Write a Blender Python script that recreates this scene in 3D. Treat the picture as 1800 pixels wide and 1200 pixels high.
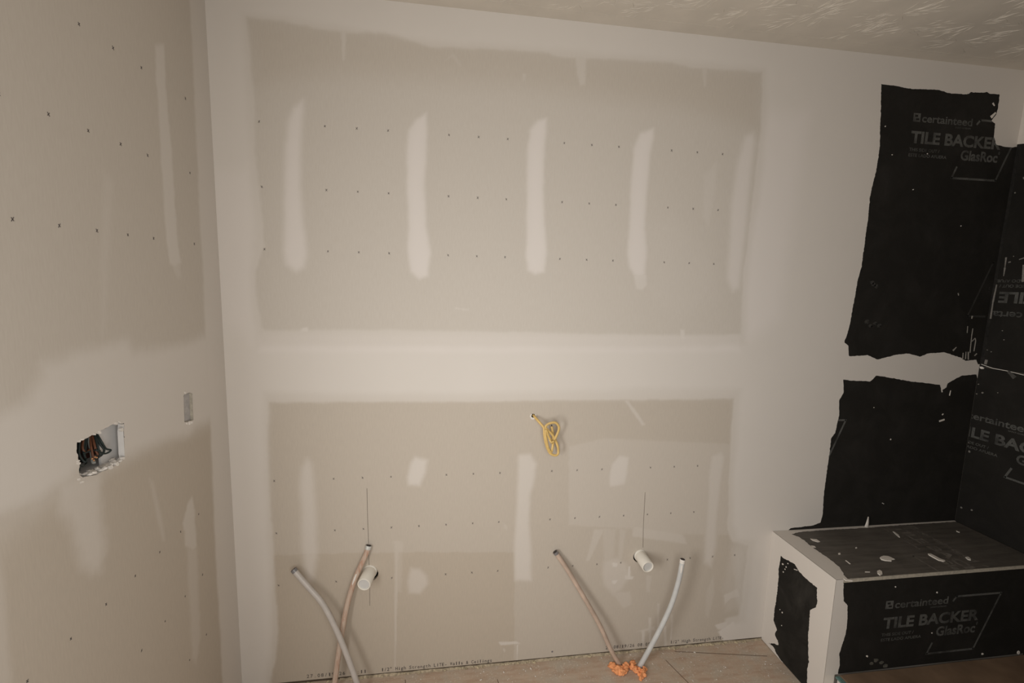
import bpy, bmesh, math, random
import numpy as np
from mathutils import Vector, Matrix
random.seed(7); rng = np.random.default_rng(7)
for o in list(bpy.data.objects): bpy.data.objects.remove(o)
scene = bpy.context.scene
COL = scene.collection

# ------------------------------------------------------------------ camera
cam_d = bpy.data.cameras.new('camera'); cam = bpy.data.objects.new('camera', cam_d); COL.objects.link(cam)
cam_d.sensor_width = 36.0; cam_d.lens = 16.6181; cam_d.clip_start = 0.01
cam.location = (0.73006,-1.71427,1.55110); cam.rotation_euler = (1.439750,-0.025530,-0.146732)
scene.camera = cam
# ------------------------------------------------------------------ view, world, lights
vs = scene.view_settings
vs.view_transform = 'Standard'; vs.look = 'None'; vs.gamma = 1.0; vs.use_curve_mapping = False; vs.exposure = 0.0
world = bpy.data.worlds.new('world'); scene.world = world; world.use_nodes = True
world.node_tree.nodes['Background'].inputs[0].default_value = (1.0, 0.96, 0.9, 1)
world.node_tree.nodes['Background'].inputs[1].default_value = 0.25
def area(name, loc, rot, sx, sy, power, color):
    d = bpy.data.lights.new(name, 'AREA'); d.shape = 'RECTANGLE'; d.size = sx; d.size_y = sy; d.energy = power; d.color = color
    o = bpy.data.objects.new(name, d); COL.objects.link(o); o.location = loc; o.rotation_euler = rot
    return o
# daylight coming through the window of the left wall, beside the photographer
area('window_daylight', (-0.02, -1.42, 0.95), (0, math.radians(-90), 0), 0.80, 0.56, 19.0, (1.0, 0.985, 0.96))
# added fill lamp behind the camera, brightens the centre and falls off outward
area('camera_fill', (0.90, -1.84, 1.30), (math.radians(90), 0, 0), 0.85, 1.05, 13.9, (1.0, 0.985, 0.955))

W = 3.0557; H = 2.44
# ------------------------------------------------------------------ materials
def newmat(name):
    m = bpy.data.materials.new(name); m.use_nodes = True
    nt = m.node_tree; b = nt.nodes['Principled BSDF']
    b.inputs['Specular IOR Level'].default_value = 0.25
    return m, nt, b
def N(nt, t, **kw):
    n = nt.nodes.new(t)
    for k, v in kw.items():
        if k in n.inputs.keys(): n.inputs[k].default_value = v
        else: setattr(n, k, v)
    return n
def noise(nt, scale, detail=3, rough=0.55, vec=None, dist=0.0):
    n = N(nt, 'ShaderNodeTexNoise'); n.inputs['Scale'].default_value = scale; n.inputs['Detail'].default_value = detail
    n.inputs['Roughness'].default_value = rough; n.inputs['Distortion'].default_value = dist
    if vec is None:
        g = N(nt, 'ShaderNodeNewGeometry'); vec = g.outputs['Position']
    nt.links.new(vec, n.inputs['Vector'])
    return n.outputs['Fac']
def stretched(nt, sx, sy, sz):
    g = N(nt, 'ShaderNodeNewGeometry'); m = N(nt, 'ShaderNodeVectorMath', operation='MULTIPLY')
    nt.links.new(g.outputs['Position'], m.inputs[0]); m.inputs[1].default_value = (sx, sy, sz)
    return m.outputs[0]
def ramp(nt, fac, stops):
    r = N(nt, 'ShaderNodeValToRGB'); e = r.color_ramp.elements
    while len(e) < len(stops): e.new(0.5)
    for i, (p, c) in enumerate(stops):
        e[i].position = p; e[i].color = (c[0], c[1], c[2], 1) if isinstance(c, tuple) else (c, c, c, 1)
    nt.links.new(fac, r.inputs[0]); return r.outputs[0]
def mix(nt, fac, a, b, mode='MIX'):
    n = N(nt, 'ShaderNodeMix', data_type='RGBA', blend_type=mode)
    if isinstance(fac, (int, float)): n.inputs[0].default_value = fac
    else: nt.links.new(fac, n.inputs[0])
    for s, v in ((6, a), (7, b)):
        if isinstance(v, tuple): n.inputs[s].default_value = (*v, 1)
        else: nt.links.new(v, n.inputs[s])
    return n.outputs[2]
def bump(nt, b, h, strength, dist):
    n = N(nt, 'ShaderNodeBump'); n.inputs['Strength'].default_value = strength; n.inputs['Distance'].default_value = dist
    nt.links.new(h, n.inputs['Height']); nt.links.new(n.outputs[0], b.inputs['Normal'])
def simple(name, col, rough=0.6, var=0.12, scale=40, spec=0.3, bmp=0.0):
    m, nt, b = newmat(name)
    f = noise(nt, scale)
    d = tuple(c * (1 - var) for c in col); l = tuple(min(1, c * (1 + var)) for c in col)
    nt.links.new(ramp(nt, f, [(0.3, d), (0.7, l)]), b.inputs['Base Color'])
    b.inputs['Roughness'].default_value = rough; b.inputs['Specular IOR Level'].default_value = spec
    if bmp: bump(nt, b, f, bmp, 0.002)
    return m
PAPER = (0.585, 0.538, 0.480); MUD = (0.675, 0.630, 0.580); TONE = (0.405, 0.328, 0.238); WHITER = (0.755, 0.703, 0.668)
def wall_mat():
    # grey-tan drywall paper under dried joint compound; attribute 'mud' (R cover, G browner paper, deepened with painted light falloff) is baked per vertex
    m, nt, b = newmat('drywall_and_compound')
    a = N(nt, 'ShaderNodeAttribute', attribute_name='mud')
    sep = N(nt, 'ShaderNodeSeparateColor'); nt.links.new(a.outputs['Color'], sep.inputs[0])
    fib = noise(nt, 1.0, 4, 0.6, stretched(nt, 260, 260, 35))
    blot = noise(nt, 5.0, 4, 0.6)
    p1 = mix(nt, sep.outputs[1], PAPER, TONE)
    p2 = mix(nt, 0.07, p1, ramp(nt, fib, [(0.3, 0.25), (0.7, 0.75)]), 'OVERLAY')
    mud1 = mix(nt, ramp(nt, blot, [(0.35, 0.0), (0.7, 0.35)]), MUD, (0.70, 0.655, 0.605))
    mud1 = mix(nt, sep.outputs[2], mud1, WHITER)
    nt.links.new(mix(nt, sep.outputs[0], p2, mud1), b.inputs['Base Color'])
    b.inputs['Roughness'].default_value = 0.8; b.inputs['Specular IOR Level'].default_value = 0.15
    wv = noise(nt, 14.0, 2, 0.5)
    bump(nt, b, wv, 0.10, 0.004)
    return m
M_WALL = wall_mat()
M_MUD = simple('dried_compound', (0.70, 0.65, 0.59), 0.8, 0.05, 20, 0.15, 0.05)
M_WHITE = simple('bright_compound', (0.76, 0.72, 0.67), 0.75, 0.06, 60, 0.2, 0.1)
M_CEIL = simple('ceiling_paint', (0.60, 0.545, 0.47), 0.75, 0.05, 9, 0.25, 0.03)
M_SHELL = simple('shell_paint', (0.42, 0.38, 0.33), 0.8, 0.05, 4)
def backer_mat(name, dust, dustcol):
    m, nt, b = newmat(name)
    n1 = noise(nt, 7.0, 5, 0.65, dist=0.6); n2 = noise(nt, 1.0, 4, 0.6, stretched(nt, 12, 12, 4)); n3 = noise(nt, 420.0, 2)
    f = N(nt, 'ShaderNodeMath', operation='MULTIPLY'); nt.links.new(ramp(nt, n1, [(0.42, 0.0), (0.8, 1.0)]), f.inputs[0]); nt.links.new(ramp(nt, n2, [(0.3, 0.25), (0.75, 1.0)]), f.inputs[1])
    g = N(nt, 'ShaderNodeMath', operation='MULTIPLY'); nt.links.new(f.outputs[0], g.inputs[0]); g.inputs[1].default_value = dust
    base = mix(nt, ramp(nt, n3, [(0.45, 0.0), (0.8, 0.5)]), (0.0165, 0.0152, 0.0132), (0.027, 0.025, 0.022))
    nt.links.new(mix(nt, g.outputs[0], base, dustcol), b.inputs['Base Color'])
    b.inputs['Roughness'].default_value = 0.75; b.inputs['Specular IOR Level'].default_value = 0.12
    bump(nt, b, n3, 0.08, 0.001)
    return m
M_BACK = backer_mat('tile_backer_black', 0.16, (0.12, 0.11, 0.10))
M_BACKD = backer_mat('tile_backer_scuffed', 0.42, (0.13, 0.12, 0.105))
def top_mat():
    m, nt, b = newmat('dusty_bench_top')
    st = noise(nt, 1.0, 5, 0.65, stretched(nt, 6, 60, 10), 0.4); cl = noise(nt, 9.0, 4, 0.6)
    c = ramp(nt, st, [(0.3, (0.075, 0.067, 0.058)), (0.7, (0.135, 0.121, 0.105))])
    c = mix(nt, ramp(nt, cl, [(0.4, 0.0), (0.75, 0.5)]), c, (0.165, 0.148, 0.128))
    nt.links.new(c, b.inputs['Base Color']); b.inputs['Roughness'].default_value = 0.6; b.inputs['Specular IOR Level'].default_value = 0.3
    return m
M_TOPB = top_mat()
def print_mat(name, col, lo):
    m, nt, b = newmat(name)
    n1 = noise(nt, 16.0, 3, 0.6); n2 = noise(nt, 300.0, 2)
    c = mix(nt, ramp(nt, n1, [(0.33, 0.0), (0.55, 1.0)]), lo, col)
    c = mix(nt, ramp(nt, n2, [(0.35, 0.6), (0.6, 0.0)]), c, lo)
    nt.links.new(c, b.inputs['Base Color']); b.inputs['Roughness'].default_value = 0.7; b.inputs['Specular IOR Level'].default_value = 0.15
    return m
M_PRINT = print_mat('grey_print', (0.125, 0.124, 0.115), (0.045, 0.044, 0.041))
M_PRINTF = print_mat('faded_print', (0.05, 0.048, 0.044), (0.022, 0.021, 0.019))
M_INK = print_mat('board_ink', (0.05, 0.043, 0.043), (0.13, 0.11, 0.10))
M_MARK = simple('fastener_mark_ink', (0.15, 0.13, 0.12), 0.8, 0.3, 300)
M_PENCIL = simple('pencil_line', (0.20, 0.17, 0.14), 0.7, 0.2, 200)
M_CORE = simple('gypsum_core', (0.44, 0.40, 0.33), 0.85, 0.2, 90, 0.1, 0.3)
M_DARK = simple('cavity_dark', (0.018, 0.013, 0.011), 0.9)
M_BOXGREY = simple('box_plate_grey', (0.70, 0.675, 0.65), 0.6, 0.05, 30)
M_BOXDARK = simple('box_brown', (0.07, 0.022, 0.014), 0.7, 0.4, 60)
M_WIREG = simple('wire_dark_green', (0.022, 0.030, 0.028), 0.5, 0.2, 80)
M_WIREB = simple('wire_copper_brown', (0.14, 0.055, 0.028), 0.45, 0.3, 80)
M_WIREW = simple('wire_grey', (0.24, 0.24, 0.22), 0.5, 0.15, 80)
M_CABLE = simple('yellow_cable', (0.66, 0.455, 0.165), 0.45, 0.12, 60, 0.4)
M_COPPER = simple('copper', (0.50, 0.26, 0.13), 0.35, 0.2, 50)
M_PVC = simple('pvc_white', (0.76, 0.72, 0.64), 0.4, 0.04, 20, 0.4)
M_PVCIN = simple('pvc_plug', (0.56, 0.55, 0.53), 0.5, 0.06, 30)
M_PEX = simple('pex_translucent_white', (0.50, 0.46, 0.425), 0.38, 0.06, 30, 0.45)
M_PEXBLUE = simple('pex_bluish_white', (0.57, 0.575, 0.565), 0.35, 0.07, 30, 0.45)
M_PEXPINK = simple('pex_pinkish', (0.52, 0.40, 0.32), 0.42, 0.14, 25, 0.4)
def pex_streak():
    m, nt, b = newmat('pex_red_with_plaster')
    f = noise(nt, 1.0, 4, 0.65, stretched(nt, 90, 90, 14), 0.8)
    nt.links.new(ramp(nt, f, [(0.36, (0.47, 0.29, 0.21)), (0.52, (0.54, 0.425, 0.34))]), b.inputs['Base Color'])
    b.inputs['Roughness'].default_value = 0.45
    return m
M_PEXRED = pex_streak()
M_RING = simple('crimp_ring_grey', (0.20, 0.19, 0.19), 0.35, 0.2, 80, 0.6)
M_BLACKHOLE = simple('pipe_bore', (0.05, 0.042, 0.04), 0.6)
M_FOAM = simple('orange_foam', (0.84, 0.36, 0.16), 0.8, 0.2, 70, 0.2, 0.4)
M_YFOAM = simple('yellow_foam_crumb', (0.50, 0.425, 0.29), 0.8, 0.3, 60, 0.1, 0.4)
M_CARD = simple('brown_cardboard', (0.19, 0.125, 0.080), 0.8, 0.2, 8, 0.2)
M_PAN = simple('pan_white', (0.62, 0.59, 0.55), 0.4, 0.05, 20)
M_TEAL = simple('teal_film', (0.13, 0.22, 0.20), 0.45, 0.2, 60)
def floor_mat():
    m, nt, b = newmat('dusty_subfloor')
    n1 = noise(nt, 3.5, 5, 0.6); n2 = noise(nt, 1.0, 5, 0.65, stretched(nt, 7, 40, 10)); n3 = noise(nt, 55.0, 4, 0.7); n4 = noise(nt, 17.0, 4, 0.6)
    c = ramp(nt, n2, [(0.25, (0.40, 0.275, 0.195)), (0.55, (0.50, 0.385, 0.295)), (0.8, (0.56, 0.45, 0.36))])
    c = mix(nt, ramp(nt, n4, [(0.45, 0.0), (0.72, 0.75)]), c, (0.48, 0.425, 0.345))
    c = mix(nt, ramp(nt, n3, [(0.62, 0.0), (0.72, 0.8)]), c, (0.64, 0.575, 0.49))
    sp = noise(nt, 130.0, 3, 0.6); pa = noise(nt, 9.0, 3, 0.6)
    m2 = N(nt, 'ShaderNodeMath', operation='MULTIPLY'); nt.links.new(ramp(nt, sp, [(0.58, 0.0), (0.64, 1.0)]), m2.inputs[0]); nt.links.new(ramp(nt, pa, [(0.45, 0.1), (0.62, 0.9)]), m2.inputs[1])
    c = mix(nt, m2.outputs[0], c, (0.72, 0.66, 0.57))
    c = mix(nt, ramp(nt, pa, [(0.50, 0.0), (0.68, 0.55)]), c, (0.45, 0.41, 0.35))
    nt.links.new(c, b.inputs['Base Color']); b.inputs['Roughness'].default_value = 0.75
    bump(nt, b, n3, 0.3, 0.003)
    return m
M_FLOOR = floor_mat()
M_SEAM = simple('floor_seam', (0.12, 0.075, 0.05), 0.9)

# ------------------------------------------------------------------ object helpers
def link(name, me, parent=None, mats=None, smooth=False):
    o = bpy.data.objects.new(name, me); COL.objects.link(o)
    if mats is not None:
        for m in (mats if isinstance(mats, (list, tuple)) else [mats]): me.materials.append(m)
    if parent is not None: o.parent = parent; o.matrix_parent_inverse = Matrix.Translation(-parent.location)
    if smooth: me.polygons.foreach_set('use_smooth', [True] * len(me.polygons))
    return o
def pyobj(name, v, f, mats, parent=None, smooth=False):
    me = bpy.data.meshes.new(name); me.from_pydata([tuple(p) for p in v], [], f); me.update()
    return link(name, me, parent, mats, smooth)
def bmobj(name, bm, mats, parent=None, smooth=False):
    me = bpy.data.meshes.new(name); bm.to_mesh(me); bm.free(); return link(name, me, parent, mats, smooth)
def empty(name, loc, label, cat, group=None):
    o = bpy.data.objects.new(name, None); COL.objects.link(o); o.location = loc; o.empty_display_size = 0.05
    tag(o, label, cat, group); return o
def tag(o, label=None, cat=None, group=None, kind=None):
    if label: o['label'] = label
    if cat: o['category'] = cat
    if group: o['group'] = group
    if kind: o['kind'] = kind
    return o
def box_bm(bm, x0, x1, y0, y1, z0, z1, bev=0.0):
    r = bmesh.ops.create_cube(bm, size=1.0)
    vs_ = r['verts']
    for v in vs_: v.co = Vector(((x0 + x1) / 2 + v.co.x * (x1 - x0), (y0 + y1) / 2 + v.co.y * (y1 - y0), (z0 + z1) / 2 + v.co.z * (z1 - z0)))
    if bev:
        es = list({e for v in vs_ for e in v.link_edges}); bmesh.ops.bevel(bm, geom=es, offset=bev, segments=2, affect='EDGES')
def box(name, x0, x1, y0, y1, z0, z1, mat, parent=None, bev=0.0):
    bm = bmesh.new(); box_bm(bm, x0, x1, y0, y1, z0, z1, bev); return bmobj(name, bm, mat, parent)
def mm(p): return [tuple(c / 1000 for c in q) for q in p]
def spline(pts, n=12):
    p = [Vector(q) for q in pts]; p = [p[0] * 2 - p[1]] + p + [p[-1] * 2 - p[-2]]; out = []
    for i in range(1, len(p) - 2):
        a, b, c, d = p[i - 1], p[i], p[i + 1], p[i + 2]
        for k in range(n):
            t = k / n
            out.append(0.5 * ((2 * b) + (c - a) * t + (2 * a - 5 * b + 4 * c - d) * t * t + (3 * b - a - 3 * c + d) * t ** 3))
    out.append(p[-2]); return out
def tube(bm, path, r, seg=12, flat=1.0, up=Vector((0, -1, 0)), cap=True, rfun=None):
    rings = []; n = len(path)
    for i, p in enumerate(path):
        t = (path[min(i + 1, n - 1)] - path[max(i - 1, 0)]).normalized()
        s = t.cross(up)
        if s.length < 1e-4: s = t.cross(Vector((0.3, 0.2, 1)))
        s.normalize(); u = s.cross(t).normalized()
        rr = r if rfun is None else r * rfun(i / (n - 1))
        rings.append([bm.verts.new(p + s * math.cos(a) * rr + u * math.sin(a) * rr * flat) for a in [2 * math.pi * k / seg for k in range(seg)]])
    for a, b in zip(rings, rings[1:]):
        for k in range(seg): bm.faces.new((a[k], a[(k + 1) % seg], b[(k + 1) % seg], b[k]))
    if cap:
        bm.faces.new(rings[0][::-1]); bm.faces.new(rings[-1])
    bmesh.ops.recalc_face_normals(bm, faces=bm.faces)
def tube_obj(name, path, r, mat, parent=None, seg=12, flat=1.0, cap=True, rfun=None):
    bm = bmesh.new(); tube(bm, path, r, seg, flat, cap=cap, rfun=rfun); return bmobj(name, bm, mat, parent, True)

# ------------------------------------------------------------------ plaster field helpers (metric wall coordinates)
def hash2(ix, iy, s):
    h = (ix.astype(np.int64) * 374761393 + iy.astype(np.int64) * 668265263 + s * 974634721) & 0x7fffffff
    h = ((h ^ (h >> 13)) * 1274126177) & 0x7fffffff
    return ((h ^ (h >> 16)) & 0xffff) / 65535.0
def vnoise(x, y, s=0):
    ix = np.floor(x); iy = np.floor(y); fx = x - ix; fy = y - iy
    fx = fx * fx * (3 - 2 * fx); fy = fy * fy * (3 - 2 * fy)
    a = hash2(ix, iy, s); b = hash2(ix + 1, iy, s); c = hash2(ix, iy + 1, s); d = hash2(ix + 1, iy + 1, s)
    return (a * (1 - fx) + b * fx) * (1 - fy) + (c * (1 - fx) + d * fx) * fy - 0.5
def sdpoly(x, y, poly):
    # signed distance, positive inside
    d = np.full(x.shape, 1e9); ins = np.zeros(x.shape, bool); n = len(poly)
    for i in range(n):
        ax, ay = poly[i]; bx, by = poly[(i + 1) % n]; ex, ey = bx - ax, by - ay; L = ex * ex + ey * ey + 1e-12
        t = np.clip(((x - ax) * ex + (y - ay) * ey) / L, 0, 1)
        d = np.minimum(d, (x - ax - t * ex) ** 2 + (y - ay - t * ey) ** 2)
        c = (ay > y) != (by > y)
        with np.errstate(divide='ignore', invalid='ignore'):
            xi = (bx - ax) * (y - ay) / (by - ay) + ax
        ins ^= c & (x < xi)
    d = np.sqrt(d); return np.where(ins, d, -d)
def sstep(a, b, x):
    t = np.clip((x - a) / (b - a), 0, 1); return t * t * (3 - 2 * t)
def rag(x, y, amp, fr, s):
    return amp * (vnoise(x * fr, y * fr, s) + 0.6 * vnoise(x * fr * 2.7, y * fr * 2.7, s + 1) + 0.4 * vnoise(x * fr * 6.1, y * fr * 6.1, s + 2))
class Surface:
    """A fine grid over a flat face; pieces of it become the separate objects."""
    def __init__(s, u0, u1, v0, v1, step, world):
        s.us = np.arange(u0, u1 + step * .5, step); s.vs = np.arange(v0, v1 + step * .5, step); s.us[-1] = u1; s.vs[-1] = v1
        s.U, s.V = np.meshgrid(s.us, s.vs); s.world = world; s.step = step
        s.mud = np.zeros(s.U.shape); s.tone = np.zeros(s.U.shape); s.white = np.zeros(s.U.shape); s.sd = np.full(s.U.shape, -1e9)
        s.owner = np.zeros(s.U.shape, int); s.hgt = np.zeros(s.U.shape)
    def region(s, poly, pad):
        p = np.array(poly); a = p.min(0) - pad; b = p.max(0) + pad
        i0, i1 = np.searchsorted(s.us, [a[0], b[0]]); j0, j1 = np.searchsorted(s.vs, [a[1], b[1]])
        return slice(max(j0 - 1, 0), j1 + 1), slice(max(i0 - 1, 0), i1 + 1)
    def cover(s, poly, feather, inten=1.0, amp=0.004, fr=60, seed=1, owner=0, field='mud'):
        r = s.region(poly, feather + amp * 2); x, y = s.U[r], s.V[r]
        if x.size == 0: return
        d = sdpoly(x, y, poly) + rag(x, y, amp, fr, seed); m = inten * sstep(-feather, feather, d)
        F = getattr(s, field)[r]
        if owner: s.owner[r] = np.where((m > 0.5 * inten) & (m > F - 0.02), owner, s.owner[r])
        np.maximum(F, m, out=F)
    def clear(s, poly, feather, keep=0.0, amp=0.004, fr=60, seed=1):
        r = s.region(poly, feather + amp * 2); x, y = s.U[r], s.V[r]
        d = sdpoly(x, y, poly) + rag(x, y, amp, fr, seed); i = sstep(-feather, feather, d)
        s.mud[r] = np.minimum(s.mud[r], 1 - i * (1 - keep))
    def cut(s, poly, amp=0.0, fr=100, seed=1):
        r = s.region(poly, 0.05); x, y = s.U[r], s.V[r]
        d = sdpoly(x, y, poly) + (rag(x, y, amp, fr, seed) if amp else 0)
        np.maximum(s.sd[r], d, out=s.sd[r])
    def finish(s):
        # snap the grid vertices just inside a cut onto its outline, drop the faces inside
        st = s.step; inside = s.sd > 0
        gy, gx = np.gradient(np.where(s.sd < -0.1, -0.1, s.sd), st); g = np.sqrt(gx ** 2 + gy ** 2) + 1e-6
        near = np.abs(s.sd) < st * 0.75
        keepq = ~((inside[:-1, :-1]) & (inside[1:, :-1]) & (inside[:-1, 1:]) & (inside[1:, 1:]))
        k = np.zeros(inside.shape, bool)
        k[:-1, :-1] |= keepq; k[1:, :-1] |= keepq; k[:-1, 1:] |= keepq; k[1:, 1:] |= keepq
        mv = (inside & k)
        lim = np.minimum(s.sd / np.maximum(g, 0.5), st * 1.4)
        s.PU = np.where(mv, s.U - gx / g * lim, s.U); s.PV = np.where(mv, s.V - gy / g * lim, s.V)
        s.keepq = keepq
    def piece(s, name, mask, mat, parent=None, h0=0.0, hm=0.0004):
        J, I = np.nonzero(mask & s.keepq)
        if len(J) == 0: return None
        nu = s.U.shape[1]; q = np.stack([J * nu + I, J * nu + I + 1, (J + 1) * nu + I + 1, (J + 1) * nu + I], 1)
        used, inv = np.unique(q, return_inverse=True); q = inv.reshape(q.shape)
        u = s.PU.ravel()[used]; v = s.PV.ravel()[used]; m = s.mud.ravel()[used]; t = s.tone.ravel()[used]; wh = s.white.ravel()[used]
        co = s.world(u, v, h0 + m * hm).astype(np.float32)
        me = bpy.data.meshes.new(name)
        me.vertices.add(len(used)); me.vertices.foreach_set('co', co.ravel())
        me.loops.add(q.size); me.loops.foreach_set('vertex_index', q.ravel().astype(np.int32))
        me.polygons.add(len(q)); me.polygons.foreach_set('loop_start', np.arange(0, q.size, 4, dtype=np.int32)); me.polygons.foreach_set('loop_total', np.full(len(q), 4, np.int32))
        me.update(calc_edges=True); me.validate()
        a = me.attributes.new('mud', 'FLOAT_COLOR', 'POINT')
        a.data.foreach_set('color', np.stack([m, t, wh, np.ones_like(m)], 1).astype(np.float32).ravel())
        return link(name, me, parent, mat, True)
    def facemean(s, F): return (F[:-1, :-1] + F[1:, :-1] + F[:-1, 1:] + F[1:, 1:]) / 4
    def faceown(s): return np.maximum(np.maximum(s.owner[:-1, :-1], s.owner[1:, 1:]), np.maximum(s.owner[1:, :-1], s.owner[:-1, 1:]))
def rim(name, poly, world, depth, mat, parent, back=0.0, amp=0):
    # the cut edge of a board round a hole
    n = len(poly); v = []; f = []
    for d in (back, back - depth):
        v += [tuple(world(np.array([p[0]]), np.array([p[1]]), np.array([d]))[0]) for p in poly]
    for i in range(n): f.append((i, (i + 1) % n, n + (i + 1) % n, n + i))
    return pyobj(name, v, f, mat, parent)
def plate(bm, poly, world, h0, h1):
    # flat prism over a polygon in a wall plane, from h0 to h1
    n = len(poly)
    a = [bm.verts.new(world(np.array([p[0]]), np.array([p[1]]), np.array([h0]))[0]) for p in poly]
    b = [bm.verts.new(world(np.array([p[0]]), np.array([p[1]]), np.array([h1]))[0]) for p in poly]
    bm.faces.new(b)
    for i in range(n): bm.faces.new((a[i], a[(i + 1) % n], b[(i + 1) % n], b[i]))
def stroke(p, q, w0, w1=None):
    w1 = w0 if w1 is None else w1
    dx, dy = q[0] - p[0], q[1] - p[1]; L = math.hypot(dx, dy) or 1; nx, ny = -dy / L, dx / L
    return [(p[0] + nx * w0 / 2, p[1] + ny * w0 / 2), (p[0] - nx * w0 / 2, p[1] - ny * w0 / 2), (q[0] - nx * w1 / 2, q[1] - ny * w1 / 2), (q[0] + nx * w1 / 2, q[1] + ny * w1 / 2)]
wb = lambda u, v, h: np.stack([u, -h, v], -1)                      # back wall
wl = lambda u, v, h: np.stack([h, -u, v], -1)                      # left wall, u runs towards the camera
XR = 3.058
wr = lambda u, v, h: np.stack([XR + 0.020 * np.clip((v - 1.2) / 1.24, 0, 1) - h, -u, v], -1)   # right wall, a little out of plumb above
BX, BY, BZ = 2.140, 0.333, 0.510
ws = lambda u, v, h: np.stack([BX - h, -u, v], -1)                 # bench side
wf = lambda u, v, h: np.stack([u, -BY - h, v], -1)                 # bench front
wt = lambda u, v, h: np.stack([u, v, BZ + h], -1)                  # bench top

# ------------------------------------------------------------------ lettering helpers
def text_tris(body, bold=0.0):
    cu = bpy.data.curves.new('t', 'FONT'); cu.body = body; cu.size = 1.0; cu.resolution_u = 3; cu.offset = bold; cu.fill_mode = 'FRONT'
    o = bpy.data.objects.new('t', cu); COL.objects.link(o)
    bpy.context.view_layer.update()
    me = bpy.data.meshes.new_from_object(o.evaluated_get(bpy.context.evaluated_depsgraph_get()))
    v = np.array([w.co[:2] for w in me.vertices]); f = [tuple(p.vertices) for p in me.polygons]
    bpy.data.objects.remove(o); bpy.data.curves.remove(cu); bpy.data.meshes.remove(me)
    return v, f
def fit_text(body, x0, x1, y0, cap, bold=0.0, capchar='E'):
    v, f = text_tris(body, bold); c, _ = text_tris(capchar, bold)
    v = v.copy(); v[:, 0] = x0 + (v[:, 0] - v[:, 0].min()) / (v[:, 0].max() - v[:, 0].min()) * (x1 - x0)
    v[:, 1] = y0 + v[:, 1] / c[:, 1].max() * cap
    return v, f
class Flat:
    def __init__(s): s.v = np.zeros((0, 2)); s.f = []
    def add(s, v, f):
        b = len(s.v); s.v = np.vstack([s.v, np.array(v)]); s.f += [tuple(i + b for i in t) for t in f]
    def poly(s, p): s.add(p, [tuple(range(len(p)))])
    def line(s, pts, w):
        for a, b in zip(pts, pts[1:]):
            s.poly(stroke(a, b, w))
        for c in pts[1:-1]: s.poly([(c[0] + w / 2 * math.cos(t), c[1] + w / 2 * math.sin(t)) for t in [k * math.pi / 5 for k in range(10)]])
def logo_parts():
    a = Flat(); a.poly([(0, 0), (7, 0), (7, 32), (0, 32)])
    for y0, y1 in ((0, 6), (13, 18), (26, 32)): a.poly([(7, y0), (27, y0), (27, y1), (7, y1)])
    a.poly([(27, 0), (32, 0), (32, 32), (27, 32)]); a.poly([(7, 6), (13, 6), (13, 13), (7, 13)]); a.poly([(20, 18), (27, 18), (27, 26), (20, 26)])
    a.add(*fit_text('certainteed', 40, 272, 1, 29, 0.020, 'd'))
    a.add(*fit_text('SAINT-GOBAIN', 196, 267, -12, 6, 0.01))
    a.add(*fit_text('TILE BACKER', 0, 422, -79, 44, 0.034))
    a.add(*fit_text('THIS SIDE OUT /', 0, 138, -111, 11.5, 0.012))
    a.add(*fit_text('ESTE LADO AFUERA', 0, 174, -132, 11.5, 0.012))
    a.add(*fit_text('GlasRoc', 239, 415, -131, 38, 0.030))
    a.add(*fit_text('\u00b0', 416, 423, -120, 30, 0.01))
    b = Flat(); b.line([(293, 8), (308, 27), (509, 26), (421, -203), (211, -204), (229, -158)], 8.0)
    return a, b
LOGO, OUTL = logo_parts()
def put_logo(parent, world, fu, clip, mat, h=0.0004):
    """fu maps logo millimetres to wall metres; clip = (u0,u1,v0,v1) edges of the board"""
    for name, part in (('printed_lettering', LOGO), ('printed_outline', OUTL)):
        bm = bmesh.new(); vv = [bm.verts.new((*fu(x / 1000, y / 1000), 0)) for x, y in part.v]
        for t in part.f:
            try: bm.faces.new([vv[i] for i in t])
            except ValueError: pass
        for co, no in (((clip[0], 0, 0), (-1, 0, 0)), ((clip[1], 0, 0), (1, 0, 0)), ((0, clip[2], 0), (0, -1, 0)), ((0, clip[3], 0), (0, 1, 0))):
            bmesh.ops.bisect_plane(bm, geom=bm.verts[:] + bm.edges[:] + bm.faces[:], plane_co=co, plane_no=no, clear_outer=True)
        if not bm.faces: bm.free(); continue
        for v in bm.verts: v.co = Vector(world(np.array([v.co.x]), np.array([v.co.y]), np.array([h]))[0])
        tag(bmobj(name, bm, mat, parent), kind='stuff')

# ================================================================== ROOM SHELL
fl = box('floor', -0.1, W + 0.1, -2.05, 0.05, -0.05, 0.0, M_FLOOR); tag(fl, 'dusty brown subfloor strewn with plaster specks', kind='structure')
ce = box('ceiling', -0.1, W + 0.15, -2.05, 0.05, H, H + 0.05, M_CEIL); tag(ce, 'beige ceiling with brushed stomp texture', kind='structure')
# wall behind the photographer with an opening added for the fill lamp, never in view
bm = bmesh.new(); box_bm(bm, -0.1, 0.42, -2.05, -1.95, 0, H); box_bm(bm, 1.38, W + 0.1, -2.05, -1.95, 0, H); box_bm(bm, 0.42, 1.38, -2.05, -1.95, 2.05, H)
tag(bmobj('wall_front', bm, M_SHELL), kind='structure')

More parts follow.
